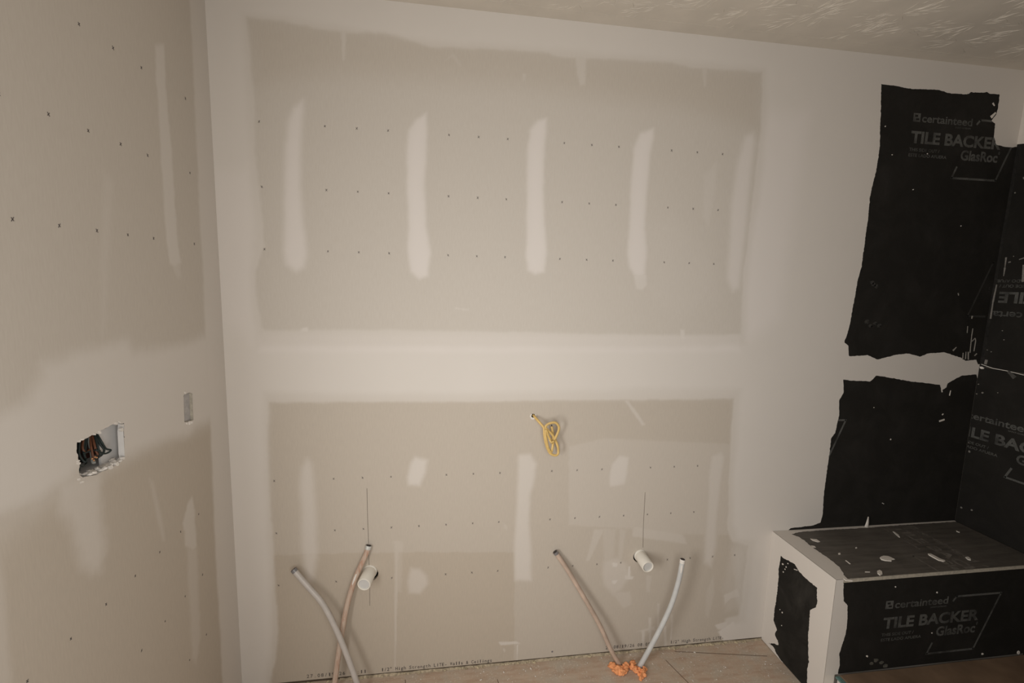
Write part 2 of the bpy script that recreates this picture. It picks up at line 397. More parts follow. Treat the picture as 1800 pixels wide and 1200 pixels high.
# ================================================================== BACK WALL
UP_IN = mm([(120.1,2346.1),(231.4,2347.2),(334.4,2333.6),(404.6,2333.6),(547.9,2336.9),(695.3,2313.9),(866.2,2322.4),(1062.4,2329.4),(1163.7,2320.1),(1370.5,2332.8),(1541.7,2338.3),(1619.2,2327.8),(1901,2336.3),(1910.3,2269.4),(1917.9,2128.5),(1913.9,1983.7),(1906.7,1771.6),(1897.3,1597.3),(1913.5,1355.6),(1615,1348.7),(1204.8,1352),(883.3,1355.6),(578.7,1359),(132.1,1352.9),(119.9,1366.5),(108.1,1472.7),(108.2,1558.3),(138.5,1643.9),(136.9,1736.5),(129.2,1845.5),(123.3,1952.5),(129.3,2093),(123.5,2195.5)])
UP_OUT = mm([(107.1,2354.8),(231.7,2355.6),(404.8,2343.9),(695.2,2328.1),(1062,2342.1),(1541,2347.8),(1913.6,2349.2),(1937.3,2190.9),(1939.3,1922.2),(1920.6,1729),(1918.6,1553.6),(1937.3,1314.6),(1618.5,1301.8),(1207,1300.1),(884.2,1301),(383.1,1298.9),(111.9,1303.6),(99.4,1395.4),(91.7,1548.4),(114.3,1661.6),(109.4,1951.6),(106.5,2194)])
LO_IN = mm([(135.2,1105.1),(379.1,1103.9),(887.8,1099.4),(1215.5,1099.7),(1609.7,1097),(1908.4,1098),(1907,952.6),(1914.8,732.3),(1930.9,530.1),(1956.7,477.3),(2033,452),(2030.4,289.5),(2025,123.8),(1958.8,113.4),(1971.7,-57),(1988.5,-240.4),(115.3,-132.6),(2.3,-118.4),(87.9,1.8),(120.2,108),(132.6,224.3),(127.8,363.2),(126.6,587.8),(122.6,783.7),(123.6,952.7)])
LO_OUT = mm([(121.7,1139.8),(379.7,1133),(887.3,1129.8),(1214,1135.3),(1606.3,1143),(1934.6,1137.8),(1934.9,951.9),(1938,731.3),(1954.7,554.3),(1981.7,491.3),(2063,470.9),(2060.2,287.2),(2052.3,94.2),(1982.4,89.6),(2010.7,-243),(101.2,-180),(-19.9,-164.2),(76.5,17.5),(101.1,133.6),(114.1,364.3),(111.1,588.8),(112.3,953)])
BLK_UP = mm([(2406,2333.8),(2471.9,2332.9),(2536.7,2327.7),(2613.7,2331.7),(2665.6,2333.8),(2719.8,2325.4),(2799.4,2327.4),(2816.4,2337.3),(2856.7,2338.3),(2891,2343.2),(2905.6,2337.9),(2951.9,2339.4),(2953.6,2287.3),(2950.4,2260.8),(2930,2237.5),(2951.1,2228),(2955.1,2177.5),(2971.9,2147.5),(3003.5,2142.8),(3040.4,2140.7),(3095.7,2146.5),(3151.3,1869.3),(3105.9,1581.7),(3098,1234.6),(3050.6,1234.7),(3038.1,1254.8),(2983.3,1249.8),(2960.7,1262.3),(2906,1277.2),(2869.8,1287),(2785.2,1281.9),(2750.9,1267.1),(2692.4,1281.7),(2632,1276.7),(2544.4,1254.7),(2495.3,1274),(2407.1,1269.1),(2398.6,1312.1),(2377.8,1328.6),(2384.9,1354.7),(2394.5,1402),(2397.2,1460.6),(2402.5,1518.9),(2406.2,1588.2),(2415.6,1634.2),(2417.5,1770),(2419,1814.8),(2416.4,1925.3),(2429.6,2013.3),(2432.5,2099.7),(2419.1,2226.3)])
BLK_LO = mm([(2393.4,1170.2),(2442.7,1165.1),(2524.8,1162.1),(2548.8,1186.4),(2590.9,1181.3),(2719.8,1160.8),(2870.9,1144.6),(2883.8,1119.3),(2904.9,1131.7),(2907.7,1149.4),(2934.2,1164.4),(2974.5,1184.4),(3050.1,1189.1),(3058.8,1173.8),(3098.3,1153.1),(3095.3,924.7),(3140.5,419.9),(2600.7,424.9),(2220.6,435.1),(2209.8,506.6),(2224.7,518.8),(2333.5,525.8),(2365.3,537.2),(2372.2,571),(2366.3,662.3),(2367.1,765.1),(2369.5,853.9),(2369.6,916.7),(2385.5,941.4),(2394.8,1015.8),(2386.1,1082.5),(2403.5,1114.1)])
back = Surface(0.0, W + 0.028, 0.012, H, 0.004, wb)
back.mud[:] = 1.0
for k, (o, i) in enumerate(((UP_OUT, UP_IN), (LO_OUT, LO_IN))):
    back.clear(o, 0.018, 0.62, 0.006, 14, 3 + k); back.clear(i, 0.011, 0.0, 0.005, 16, 9 + k)
STRIPES = [
 (mm([(280.9,2113.4),(248.4,2084.6),(231.1,2039.4),(219.5,1958.6),(211.5,1831.7),(208.7,1702.5),(202.5,1627.3),(209.9,1580.2),(240.1,1556.3),(268.1,1572.4),(280.5,1620.5),(272.1,1705.1),(265.2,1834.6),(269.2,1961.8),(281.3,2069.5)]), .009, .95, 'long'),
 (mm([(677,2104),(639.2,2077.5),(616.5,2039.2),(610.6,1983.6),(610.2,1852.6),(615.5,1719.1),(611.4,1641.2),(622.9,1566.8),(652.4,1543.7),(682,1554.4),(693.7,1634.1),(677.7,1721.6),(669.7,1855.7),(677.2,1987.8),(679,2071.1)]), .006, 1.0, 'long'),
 (mm([(1092.1,2115.7),(1059.9,2103.9),(1034.5,2071.7),(1026.3,2010.1),(1028.3,1874.5),(1032.5,1736.1),(1031.3,1635.1),(1041.2,1584.4),(1069.2,1568.7),(1102.8,1579.9),(1110.7,1658.1),(1099.3,1738.8),(1090.2,1877.7),(1087.5,2014),(1091.6,2071.8)]), .006, 1.0, 'long'),
 (mm([(1490.3,2109),(1439.3,2087.8),(1418.7,2035.1),(1416.4,1894.8),(1418.5,1751.8),(1416.9,1668.5),(1427.4,1605.8),(1447.2,1576.6),(1465.7,1570.7),(1492.5,1577.8),(1493.1,1671.1),(1480.9,1754.3),(1478.5,1857.3),(1483.2,2019.3),(1492.3,2079.5)]), .006, .95, 'long'),
 (mm([(1888,2122.4),(1854.8,2103.8),(1832.6,2020.4),(1820.2,1853),(1825,1725.5),(1829.5,1573.5),(1858.1,1525.7),(1885.7,1541.8),(1891.7,1728),(1891.9,1919.7),(1896.4,2086.1)]), .010, .75, 'long'),
 (mm([(257.3,896.1),(236.9,860.5),(228.5,779.2),(231.6,692),(227.5,559.4),(243.3,422.8),(263.4,421.3),(281.9,511),(281.4,711.4),(276.6,820.4),(270.3,874.3)]), .010, .62, 'low'),
 (mm([(637.8,888.3),(683.5,875.8),(675.3,827.3),(654.4,776.8),(612.7,780.7),(608.6,812),(621.2,862.5)]), .007, .80, 'dab'),
 (mm([(1027.1,882.9),(1071.4,886.1),(1097.2,846.3),(1092.4,788.9),(1076.5,719.8),(1075.7,602.1),(1085.5,505.9),(1092.4,359.4),(1025.5,364.4),(1019.3,510),(1024.6,652),(1025.9,768.4)]), .007, .68, 'low'),
 (mm([(1429.5,870.4),(1472.7,862),(1469.4,798.1),(1460.6,745.9),(1399.1,738.9),(1392.3,777.3),(1403.2,836)]), .007, .75, 'dab'),
 (mm([(1824.8,858.1),(1873.6,876.1),(1885.9,851.4),(1881.4,733.6),(1877.2,609),(1880.4,456.3),(1867.7,364.2),(1834.6,387.2),(1829.3,510.5),(1826.6,661.5),(1821,785.2)]), .009, .62, 'low'),
 (mm([(620.2,446.4),(654.4,439.3),(680.2,409.1),(684.6,375.6),(654.4,337.4),(615.6,342.9),(609.4,395.5)]), .007, .50, 'dab'),
 (mm([(1392.2,424.8),(1447.4,433.5),(1485.7,405.9),(1508.5,353.8),(1472.8,290.4),(1439.4,272.6),(1403.1,311),(1385.5,367.7)]), .008, .42, 'dab'),
]
for k, (p, fe, a, kind) in enumerate(STRIPES): back.cover(p, fe * 1.7, a * .88, .003, 22, 20 + k, owner=k + 1); back.cover([q for q in p], .03, .75 if kind == 'long' else .15, .003, 22, 20, field='white')
for p, fe, a in (([(1927.9,2190.2),(2105.1,2203.2),(2071.4,1421.2),(1931,1328.3),(1876.2,1640.6),(1913.9,1983.7)], .05, .45), ([(113.4,1341),(1904.1,1351),(1910.3,1286.9),(111,1281.9)], .012, .40), ([(-10.8,1873.5),(109.7,1880.4),(120.5,1511.2),(85.1,1317.2),(2.6,1394.1)], .04, .35)): back.cover(mm(p), fe, a, .004, 15, 41, field='white')
SMEARS = [  # thin trowel traces: polygon, feather, cover
 ([(1447.2,1576.6),(1496.7,1582.2),(1501.6,1543.8),(1482.5,1521.9),(1459.2,1529.9)], .006, .5), ([(1440,1092.3),(1454,1092.1),(1489.4,1050.3),(1530.9,994),(1519.3,989.6),(1475.6,1046)], .004, .35),
 ([(403,2340.3),(420.6,2338.5),(413.5,2244.8),(406.3,2244.1)], .004, .35), ([(1185.6,2331.3),(1224.6,2331),(1227,2237.7),(1208.6,2232.4),(1194.6,2268.8)], .006, .35), ([(1660,2342.9),(1680.1,2342.7),(1682.1,2266.9),(1673.2,2266.2)], .004, .25),
 ([(252.4,1363.9),(271.2,1368),(276.4,1354.2),(248.3,1350)], .003, .7), ([(1650.7,1375.8),(1667.6,1371.5),(1675.2,1335.7),(1653.8,1335.6)], .004, .6), ([(779.1,1445.4),(828.2,1440),(828.3,1433.8),(779.1,1439.2)], .002, .3),
 ([(736.9,2269.7),(757.5,2294.7),(767,2297.3),(794,2262.1),(786.4,2257.8),(761.4,2286.1)], .004, .15), ([(1003,2252.6),(1012.9,2253.5),(1011.6,2231.2),(1003.6,2230.5)], .003, .25),
 ([(1699.8,1950.9),(1748.1,2005),(1751.7,1912.4),(1734.3,1764.6),(1709.8,1805.8)], .010, .22), ([(1471.9,1753.9),(1581.5,1800.2),(1753.3,1679.9),(1792.3,1506.6),(1633.5,1415.5),(1534.2,1501.4)], .05, .10),
 ([(1223.5,911.3),(1360,942.3),(1909,904.2),(1946.4,503.6),(1676,524.4),(1525.6,553),(1237.2,588.5)], .006, .16), ([(1505.2,566.4),(1549.8,556.5),(1726.6,521.5),(1750.5,474.6),(1678.7,489.1),(1552.6,514.2),(1507.8,524.3)], .005, .26),
 ([(1344.3,563.2),(1384.9,560.9),(1329.5,429),(1315.1,430)], .004, .22), ([(1379.9,566.1),(1433.1,558.2),(1431,422.1),(1392.2,424.8)], .006, .14), ([(1452.4,557.1),(1477,550.8),(1465.3,419.8),(1450.6,420.8)], .005, .16),
 ([(1419.2,284.4),(1513.2,277),(1521.7,219.7),(1487.6,207),(1450.2,256.4)], .006, .20), ([(1496.3,392.6),(1506.2,391.9),(1509.8,333.4),(1499.8,334.1)], .002, .6), ([(1483.8,355.6),(1523.9,345.1),(1519.7,332.6),(1485,335.2)], .002, .5),
 ([(1426.6,414.9),(1451.2,410.8),(1449.7,393.3),(1427.7,394.8)], .003, .6), ([(1428.5,336.9),(1455.5,334.9),(1446.7,317.8),(1431.9,318.9)], .003, .6),
 ([(1578.3,348.7),(1603.8,341.8),(1598.6,270.2),(1583.4,271.4)], .004, .18), ([(1549.7,92),(1629.7,111),(1636.1,91.9),(1549.7,92)], .003, .3), ([(1574.8,94.9),(1587.6,93.8),(1593.2,8.3),(1582.9,9.3)], .002, .4),
 ([(1601.4,153),(1614.2,151.9),(1620.8,16.2),(1613.1,17)], .002, .35), ([(1635.2,215.4),(1648,214.4),(1652.5,77.1),(1644.8,77.8)], .003, .25), ([(1673.5,107),(1683.8,106),(1694.2,-1.8),(1683.8,-0.8)], .002, .35), ([(1703.2,157.2),(1711,156.5),(1714.6,39.2),(1706.7,39.9)], .002, .3),
 ([(1937.4,230.3),(1999,254.7),(2013.4,216.2),(1971.3,208.9),(1946.9,184.2)], .004, .45), ([(1856.7,249.9),(1881.4,326.7),(1893.7,247),(1875,128.9),(1860.5,143.5)], .006, .16), ([(1953.9,451.7),(2006.8,422.4),(2019.1,156.7),(1952.8,148.9),(1928.5,270.7)], .02, .18),
 ([(1907.4,91),(1965.2,102),(1973.6,68.7),(1925.5,67.8)], .003, .6), ([(1926.4,56.8),(1997.2,104.6),(2035,-8.2),(1969.9,-7.3)], .005, .9),
 ([(965.2,101.3),(1039.6,96.6),(1058.7,84.6),(974.8,85.2)], .002, .5), ([(1042.4,81.1),(1047.1,80.6),(1046.8,6.4),(1044.4,6.7)], .0012, .6), ([(984.3,74.1),(991.4,68.3),(994.1,52.8),(989.4,55.8)], .001, .4),
 ([(561.2,515.5),(573.8,514.7),(562.7,86.6),(560,7.8),(555.7,8.3)], .0016, .24), ([(557.3,561.8),(590.9,555.2),(585.7,350),(564.4,351.7)], .006, .13),
 ([(1559.3,673.9),(1550.2,551.6),(1525.6,553),(1537.3,675)], .006, .16), ([(971.8,612.5),(990.1,595),(990.6,578.4),(976.9,588.6)], .003, .15),
]
for k, (p, fe, a) in enumerate(SMEARS): back.cover(mm(p), fe, min(1, a * 1.35), fe * .6, 90, 60 + k)
TONES = [([(124.5,532.5),(448.9,522.8),(788.2,503.3),(1022.2,488.3),(1038.7,-130.2),(99,-130.6)], .004, .56), ([(1079.5,477.3),(1242,476.6),(1384,487.3),(1950,464.9),(2024.4,102.2),(1971.7,-57),(1264.9,-63.7),(1095.6,-45.3)], .012, .34),
         ([(1237.2,588.5),(1525.6,553),(1676,524.4),(1946.4,503.6),(1999.8,77.2),(1258.3,93.5)], .006, .20), ([(1030.4,1079.9),(1082.7,1088),(1221.1,968.6),(1235.5,629.4),(1097.3,636.5),(1011.7,883.3)], .02, .25), ([(132,1117.4),(1902.9,1102.8),(2030.2,-245.3),(82.8,-128.5)], .03, .36),
         ([(120.1,2346.1),(1901,2336.3),(1917.9,2128.5),(1597.2,2185.7),(966.3,2212.7),(401.9,2201.9),(129.8,2144.8)], .06, .20)]
for k, (p, fe, a) in enumerate(TONES): back.cover(mm(p), fe, a, .006, 20, 150 + k, field='tone')  # browner lower paper, darkened further to paint in light falloff
back.cut(BLK_UP, 0.0020, 110, 5); back.cut(BLK_LO, 0.0020, 110, 8)
def circle(cx, cz, r, n=36, wob=0.0, s=0):
    return [(cx + r * math.cos(2 * math.pi * k / n) * (1 + wob * math.sin(3 * k + s)), cz + r * math.sin(2 * math.pi * k / n) * (1 + wob * math.cos(5 * k + s))) for k in range(n)]
HOLES = [(circle(0.4725, 0.4325, 0.0272, wob=.03), 'drain'), (circle(1.5430, 0.4335, 0.0268, wob=.02), 'drain'), (circle(1.0785, 1.0385, 0.0075, 14, .12), 'cable')]
for p, _ in HOLES: back.cut(p)
back.finish()
own = back.faceown(); fm = back.facemean(back.mud); fV = back.facemean(back.V); fU = back.facemean(back.U)
peri = (own == 0) & (fm > 0.5) & ~((fU > 0.32) & (fU < 1.95) & (fV < 1.0))
wall = back.piece('wall_back', peri, M_WALL); tag(wall, 'back wall of taped drywall with broad pale joint compound bands', kind='structure')
rest = (own == 0) & ~peri
sh_up = back.piece('drywall_sheet', rest & (fV > 1.22), M_WALL, wall)
sh_lo = back.piece('drywall_sheet', rest & (fV <= 1.22), M_WALL, wall)
for k, (p, fe, a, kind) in enumerate(STRIPES):
    o = back.piece('compound_stripe' if kind != 'dab' else 'compound_patch', own == k + 1, M_WALL, wall)
for p, kd in HOLES: rim('hole_rim', p, wb, 0.0127, M_CORE, wall)
# what lies behind the board: dark stud cavities at the holes
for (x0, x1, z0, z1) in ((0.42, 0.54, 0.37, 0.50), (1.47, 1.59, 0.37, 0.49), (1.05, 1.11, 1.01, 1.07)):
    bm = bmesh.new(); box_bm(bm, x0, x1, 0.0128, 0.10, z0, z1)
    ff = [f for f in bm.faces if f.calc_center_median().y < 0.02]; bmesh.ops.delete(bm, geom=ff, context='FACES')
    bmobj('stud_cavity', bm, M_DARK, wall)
# black tile backer boards, the compound lies 1.5 mm proud of them
def panel(world, u0, u1, v0, v1, parent, mat=M_BACK, h=-0.0008, name='tile_backer_panel', th=0.011, edge=None):
    bm = bmesh.new(); plate(bm, [(u0, v0), (u1, v0), (u1, v1), (u0, v1)], world, h - th, h); bmesh.ops.recalc_face_normals(bm, faces=bm.faces)
    o = bmobj(name, bm, [mat, edge or M_CORE], parent)
    for i, p in enumerate(o.data.polygons): p.material_index = 0 if i == 0 else 1
    return o
bp_up = panel(wb, 2.20, W + 0.03, 1.2215, 2.435, wall); bp_lo = panel(wb, 2.02, W + 0.004, 0.013, 1.2195, wall)
put_logo(bp_up, wb, lambda x, y: (2.568 + x * 1.015, 2.209 + y), (2.2, W + 0.02, 1.25, 2.43), M_PRINT, -0.0004)
put_logo(bp_up, wb, lambda x, y: (3.469 - x, 1.470 - y), (2.2, W - 0.004, 1.25, 2.43), M_PRINTF, -0.0004)
put_logo(bp_lo, wb, lambda x, y: (1.921 + x, 0.969 + y), (2.25, W, 0.52, 1.2), M_PRINT, -0.0004)
# printed fastener crosses every 4 in on rows 8 in apart, hidden where compound covers them
def crosses(parent, surf, world, u_of_k, rows, size=0.0092, name='fastener_marks'):
    bm = bmesh.new()
    for z in rows:
        for k in range(-4, 28):
            u = u_of_k(k)
            if not (surf.us[0] + .02 < u < surf.us[-1] - .01): continue
            i = int(np.argmin(abs(surf.us - u))); j = int(np.argmin(abs(surf.vs - z)))
            if surf.mud[j, i] > 0.38 or surf.sd[j, i] > -0.01: continue
            r = random.Random(int(u * 1000) * 7 + int(z * 1000)); a0 = r.uniform(-.15, .15)
            for sgn in (1, -1):
                a = a0 + sgn * math.radians(52); l = size * r.uniform(.75, 1.1) / 2
                du, dv = math.cos(a) * l, math.sin(a) * l
                plate(bm, stroke((u - du, z - dv), (u + du, z + dv), .0013), world, 0.0, 0.0007)
    o = bmobj(name, bm, M_MARK, parent); tag(o, kind='stuff')
crosses(sh_up, back, wb, lambda k: 0.3462 + 0.1016 * k, (2.0354, 1.8313, 1.6292))
crosses(sh_lo, back, wb, lambda k: 0.3462 + 0.1016 * k, (0.8151, 0.6156, 0.4110))
# ink-jet print along the foot of the lower sheet
GLY = {}
def inkline(body, x0, x1, z, cap=.0150):
    F = Flat(); n = len(body); adv = (x1 - x0) / n
    for i, c in enumerate(body):
        if c == ' ': continue
        if c not in GLY: GLY[c] = text_tris(c, .004)
        v, f = GLY[c]; w = v[:, 0].max() - v[:, 0].min(); k = cap / .729; ww = min(w * k * .95, adv * .80)
        if c in 'il1/': ww = max(ww, adv * .3)
        u = v.copy(); u[:, 0] = x0 + adv * (i + .5) + ((v[:, 0] - v[:, 0].min()) / w - .5) * ww; u[:, 1] = v[:, 1] * k + z - (x0 + adv * i - x0) * .008
        F.add(u, f)
    pyobj('ink_print', [tuple(wb(np.array([a]), np.array([b]), np.array([.0006]))[0]) for a, b in F.v], F.f, M_INK, sh_lo)['kind'] = 'stuff'
inkline('27.08/19/26 08:11', .228, .452, .0215); inkline('1/2" High Strength LITE- Walls & Ceilings', .506, .942, .0195)
inkline('27 08/19/26 08:05', 1.418, 1.618, .0240); inkline('1/2" High Strength LITE-', 1.708, 1.957, .0215)
for pl in ([(462.8,773.6),(463.3,669.1),(465.9,556)], [(465.5,526.3),(466.6,457.2)], [(467.7,382.7),(466.6,302.8)], [(1549.5,710.8),(1551,576.2),(1555.4,471.6)]):
    bm = bmesh.new(); q = mm(pl)
    for a, b in zip(q, q[1:]): plate(bm, stroke(a, b, .0016), wb, 0.0, 0.0007)
    bmobj('pencil_line', bm, M_PENCIL, sh_lo)
# screw head dimple near the foot, plaster ring round the cable hole
bm = bmesh.new(); plate(bm, circle(1.190, .036, .004, 10), wb, 0, .0008); bmobj('screw_head', bm, M_RING, sh_lo)
bm = bmesh.new()
for k in range(9):
    a = math.radians(150 + 28 * k); c = (1.0785 + .0095 * math.cos(a), 1.0375 + .0105 * math.sin(a))
    plate(bm, [(c[0] + random.uniform(.002, .005) * math.cos(t), c[1] + random.uniform(.002, .005) * math.sin(t)) for t in [q * 1.2 for q in range(5)]], wb, 0, random.uniform(.0015, .003))
bmobj('torn_paper_ring', bm, M_WHITE, sh_lo)
# foam crumbs in the gap under the board
bm = bmesh.new(); box_bm(bm, 0.0, BX, 0.004, 0.05, 0.0, 0.012); bmobj('bottom_gap', bm, simple('gap_shadow_wood', (.09, .066, .045), .9), wall)
bm = bmesh.new(); xs = [.35 + i * .012 for i in range(150)]; hh = [max(.0015, .0055 + .005 * float(vnoise(np.array([x * 40]), np.array([.5]), 4)[0]) + .003 * float(vnoise(np.array([x * 160]), np.array([.5]), 5)[0])) for x in xs]; yy = [-.003 - .008 * float(vnoise(np.array([x * 55]), np.array([2.5]), 6)[0] + .3) for x in xs]
A_ = [bm.verts.new((x, y, .0002)) for x, y in zip(xs, yy)]; B_ = [bm.verts.new((x, .001, h)) for x, h in zip(xs, hh)]; C_ = [bm.verts.new((x, .0035, h)) for x, h in zip(xs, hh)]
for i in range(149): bm.faces.new((A_[i], A_[i + 1], B_[i + 1], B_[i])); bm.faces.new((B_[i], B_[i + 1], C_[i + 1], C_[i]))
bmobj('gap_filler', bm, simple('tan_gap_filler', (.40, .33, .235), .85, .35, 110, .1, .4), wall)
bm = bmesh.new()
for k in range(210):
    x = 0.1 + 2.0 * random.random(); 
    if x < 0.8 and random.random() < .75: continue
    r = random.uniform(.002, .0045); y = -random.uniform(-.002, .007)
    m4 = Matrix.Translation((x, y, r * .45)) @ Matrix.Rotation(random.random() * 6, 4, 'Z') @ Matrix.Diagonal((r * random.uniform(1, 2.6), r, r * .8, 1))
    bmesh.ops.create_icosphere(bm, subdivisions=1, radius=1, matrix=m4)
for v in bm.verts: v.co += Vector((random.uniform(-1, 1), random.uniform(-1, 1), random.uniform(-.5, 1))) * .0015
o = bmobj('foam_crumbs', bm, M_YFOAM, wall); tag(o, kind='stuff')
# splashes and scratches of plaster on the black boards of the back wall
def specks(parent, world, polys, mat=M_MUD, h=0.0012, base=-0.0006, name='plaster_specks'):
    bm = bmesh.new()
    for p in polys: plate(bm, p, world, base, h)
    bmesh.ops.recalc_face_normals(bm, faces=bm.faces)
    o = bmobj(name, bm, mat, parent); tag(o, kind='stuff')
def S(pl, w0, w1=None): q = mm(pl); return [stroke(a, b, w0, w1) for a, b in zip(q, q[1:])]
def blob(c, r, s=0, asp=1.0, rot=0.0):
    rr = random.Random(s); out = []
    for k in range(8):
        a = k * math.pi / 4; q = r * rr.uniform(.7, 1.2); x, y = q * math.cos(a), q * asp * math.sin(a)
        out.append((c[0] + x * math.cos(rot) - y * math.sin(rot), c[1] + x * math.sin(rot) + y * math.cos(rot)))
    return out
sp = []
sp += S([(2925.5,2304.8),(2935.7,2294.7)], .006, .003) + S([(2927.6,2250.4),(2946,2269.3)], .012, .006) + [blob(c, .0022, i) for i, c in enumerate(mm([(2859.9,1817.4),(2446.1,2181.7),(2609.1,1950.6),(2492.4,2077.6),(2652.9,2091.9)]))]
specks(bp_up, wb, sp)
specks(bp_up, wb, S([(2899,1531.3),(2894.5,1540.8)], .003) + S([(2911.6,1294.6),(2926.3,1309.5)], .007, .002) + S([(2983.1,1445.4),(2982.4,1433.2)], .006, .003)
       + S([(2967.9,1254.8),(2965.5,1284.8)], .003) + S([(2982,1257.3),(2979.1,1289.8)], .004, .002) + S([(2997,1254.8),(2990.8,1289.8)], .004) + S([(3000.4,1284.9),(2995.7,1359.5),(2995.7,1391.6)], .003, .002) + S([(3000.2,1334.7),(3015,1349.7),(3020.1,1337.3),(3019.5,1292.4)], .003)
       + S([(2970.3,1371.6),(2967.9,1401.1)], .0015) + S([(3026.1,1272.4),(3036,1282.4)], .004), simple('scraped_compound', (0.30, 0.28, 0.25), .8, .3, 200))
specks(bp_lo, wb, S([(2895.4,981.1),(2920.6,988.4)], .007) + S([(2905.3,1009.3),(2910.3,1014.3)], .004) + S([(2928.5,1095.9),(2930.4,1118.8)], .004, .002) + S([(2660.4,901.7),(2662.5,906.8)], .004) + [blob(c, .0018, i) for i, c in enumerate(mm([(2663.3,612),(2669.5,609),(2557.7,1047.9)]))]
       + S([(2882.5,1126.9),(2888,1111.6)], .004))
specks(bp_up, wb, [p for i, c in enumerate(mm([(2511.4,1408.1),(2491.3,1398.3),(2472.8,1414.7),(2531.7,1398.8),(2483.3,1567),(2494.9,1560.3),(2474,1576)])) for p in [blob(c, .011, i + 3, .7, .3), blob((c[0] + .006, c[1] - .004), .006, i + 13, .5, 1.0)]], simple('dull_smear', (0.040, .038, .034), .8, .3, 150), .0006)

# ================================================================== LEFT WALL
left = Surface(0.0, 1.10, 0.0, H, 0.004, wl)
left.mud[:] = 0.0
left.cover(mm([(122.3,2451.5),(95.8,2393),(95.3,2240.2),(102.9,2015.7),(106,1851.6),(112.8,1682.7),(111.8,1545),(120.9,1350.9),(126.6,1151.5),(121.4,1037.7),(130.2,868.6),(140.7,617.5),(140.9,413.1),(140.3,243.9),(148.3,34.3),(-969,-1389.5),(-800.3,1209.4),(-530.4,2876.8)]), .010, .82, .006, 15, 2)
left.cover(mm([(102.8,1348.7),(226.9,1342.2),(315.1,1344.9),(439.3,1351.6),(472.6,1349.8),(487.5,1382.1),(509.1,1387.7),(626,1380.5),(700.3,1377.6),(735,1375),(742.8,1353),(771.7,1317.5),(828.9,1304.9),(886.7,1306.3),(909.6,1125.9),(851.4,1127.6),(783.3,1129.6),(695.5,1132.3),(660.4,1168.6),(571.7,1118.4),(491,1113.5),(409.5,1110.7),(345.5,1096.2),(243.1,1078.2),(208.2,1093.2),(101,1078.7)]), .024, .80, .012, 14, 4)
left.cover(mm([(292.7,2120.6),(249.5,2142.8),(253.4,2025),(247.6,1895.9),(246.4,1746),(244.2,1622.7),(235.5,1572.6),(266,1562.4),(292.9,1571),(300.4,1663.8),(298.1,1810.7),(297.5,1981.1)]), .007, .75, .005, 30, 6, owner=1)
left.cover(mm([(287.4,1571.1),(241.1,1575.6),(240,1535.9),(258.3,1531.1)]), .008, .35, .005, 30, 7)
left.cover(mm([(723.8,1135.5),(618.4,1107.5),(620.1,1023.5),(619.4,943.2),(639.6,895.6),(669,905.8),(688.9,940.7),(701,1028.8),(731.3,1086.7)]), .022, .62, .010, 20, 8, owner=2)
left.cover(mm([(283.6,876.4),(256.6,886.3),(249.9,832.6),(249.8,722.7),(276.4,724),(310.4,758.9),(314,831)]), .008, .6, .006, 30, 9, owner=3)
left.cover(mm([(304.6,755.4),(250.2,719.2),(264.4,430.7),(296.9,362.3),(313.9,415.2),(311.1,598)]), .012, .35, .006, 30, 12)
left.cover(mm([(451.4,1028.1),(434,1012.9),(413,916.7),(405.1,831.7),(415,837.5),(435.4,920.4)]), .007, .3, .004, 30, 13)
left.cover(mm([(524.5,1762.5),(493.9,1744.4),(557.2,1442),(573.9,1393.7),(565.6,1516.8)]), .012, .22, .004, 30, 14)
left.cover(mm([(852.5,1431.1),(898.2,1070.8),(705,1115.1),(783.3,1129.6),(830.4,1293.5)]), .05, .35, .01, 12, 15)
left.cover(mm([(856.8,1084.9),(860.1,941.1),(866.5,838.6),(943.3,861.1),(909.6,1125.9)]), .01, .35, .004, 12, 16)
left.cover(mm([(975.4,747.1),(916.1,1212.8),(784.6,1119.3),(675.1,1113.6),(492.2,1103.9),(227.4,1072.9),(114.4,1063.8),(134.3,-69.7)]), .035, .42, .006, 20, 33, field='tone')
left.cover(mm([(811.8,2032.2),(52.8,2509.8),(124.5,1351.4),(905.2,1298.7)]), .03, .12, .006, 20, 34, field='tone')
BOXH = mm([(671.7,1201.8),(654.9,1199.5),(637.1,1200.8),(627,1202.3),(613.9,1199.1),(610,1202.9),(585.3,1202.6),(568.4,1205),(549.5,1204.4),(536.7,1197.7),(527.2,1193.4),(531.3,1176.9),(532.2,1153.9),(533.8,1124.1),(532.9,1115.4),(545.7,1109.4),(563.3,1109.6),(580.4,1108.6),(603.8,1111.7),(623,1112.1),(642.7,1116.7),(662.9,1122.9),(674.5,1130.4),(674.6,1142.6),(670.5,1150.6),(673.4,1163.9),(672.1,1174.3),(675.8,1181.7)])
SLOT = mm([(267.7,1197.9),(241.3,1198.1),(219.6,1191.1),(222.9,1150.3),(222.9,1110.1),(245.2,1113.5),(272.8,1118.6),(271,1158.5)])
left.cut(BOXH, .0015, 160, 3); left.cut(SLOT, .0008, 160, 4)
left.finish()
lo_ = left.faceown(); lfm = left.facemean(left.mud); lU = left.facemean(left.U); lV = left.facemean(left.V)
lper = (lo_ == 0) & (lfm > .45)
wleft = left.piece('wall_left', lper, M_WALL); tag(wleft, 'left wall of taped drywall with an open box hole', kind='structure')
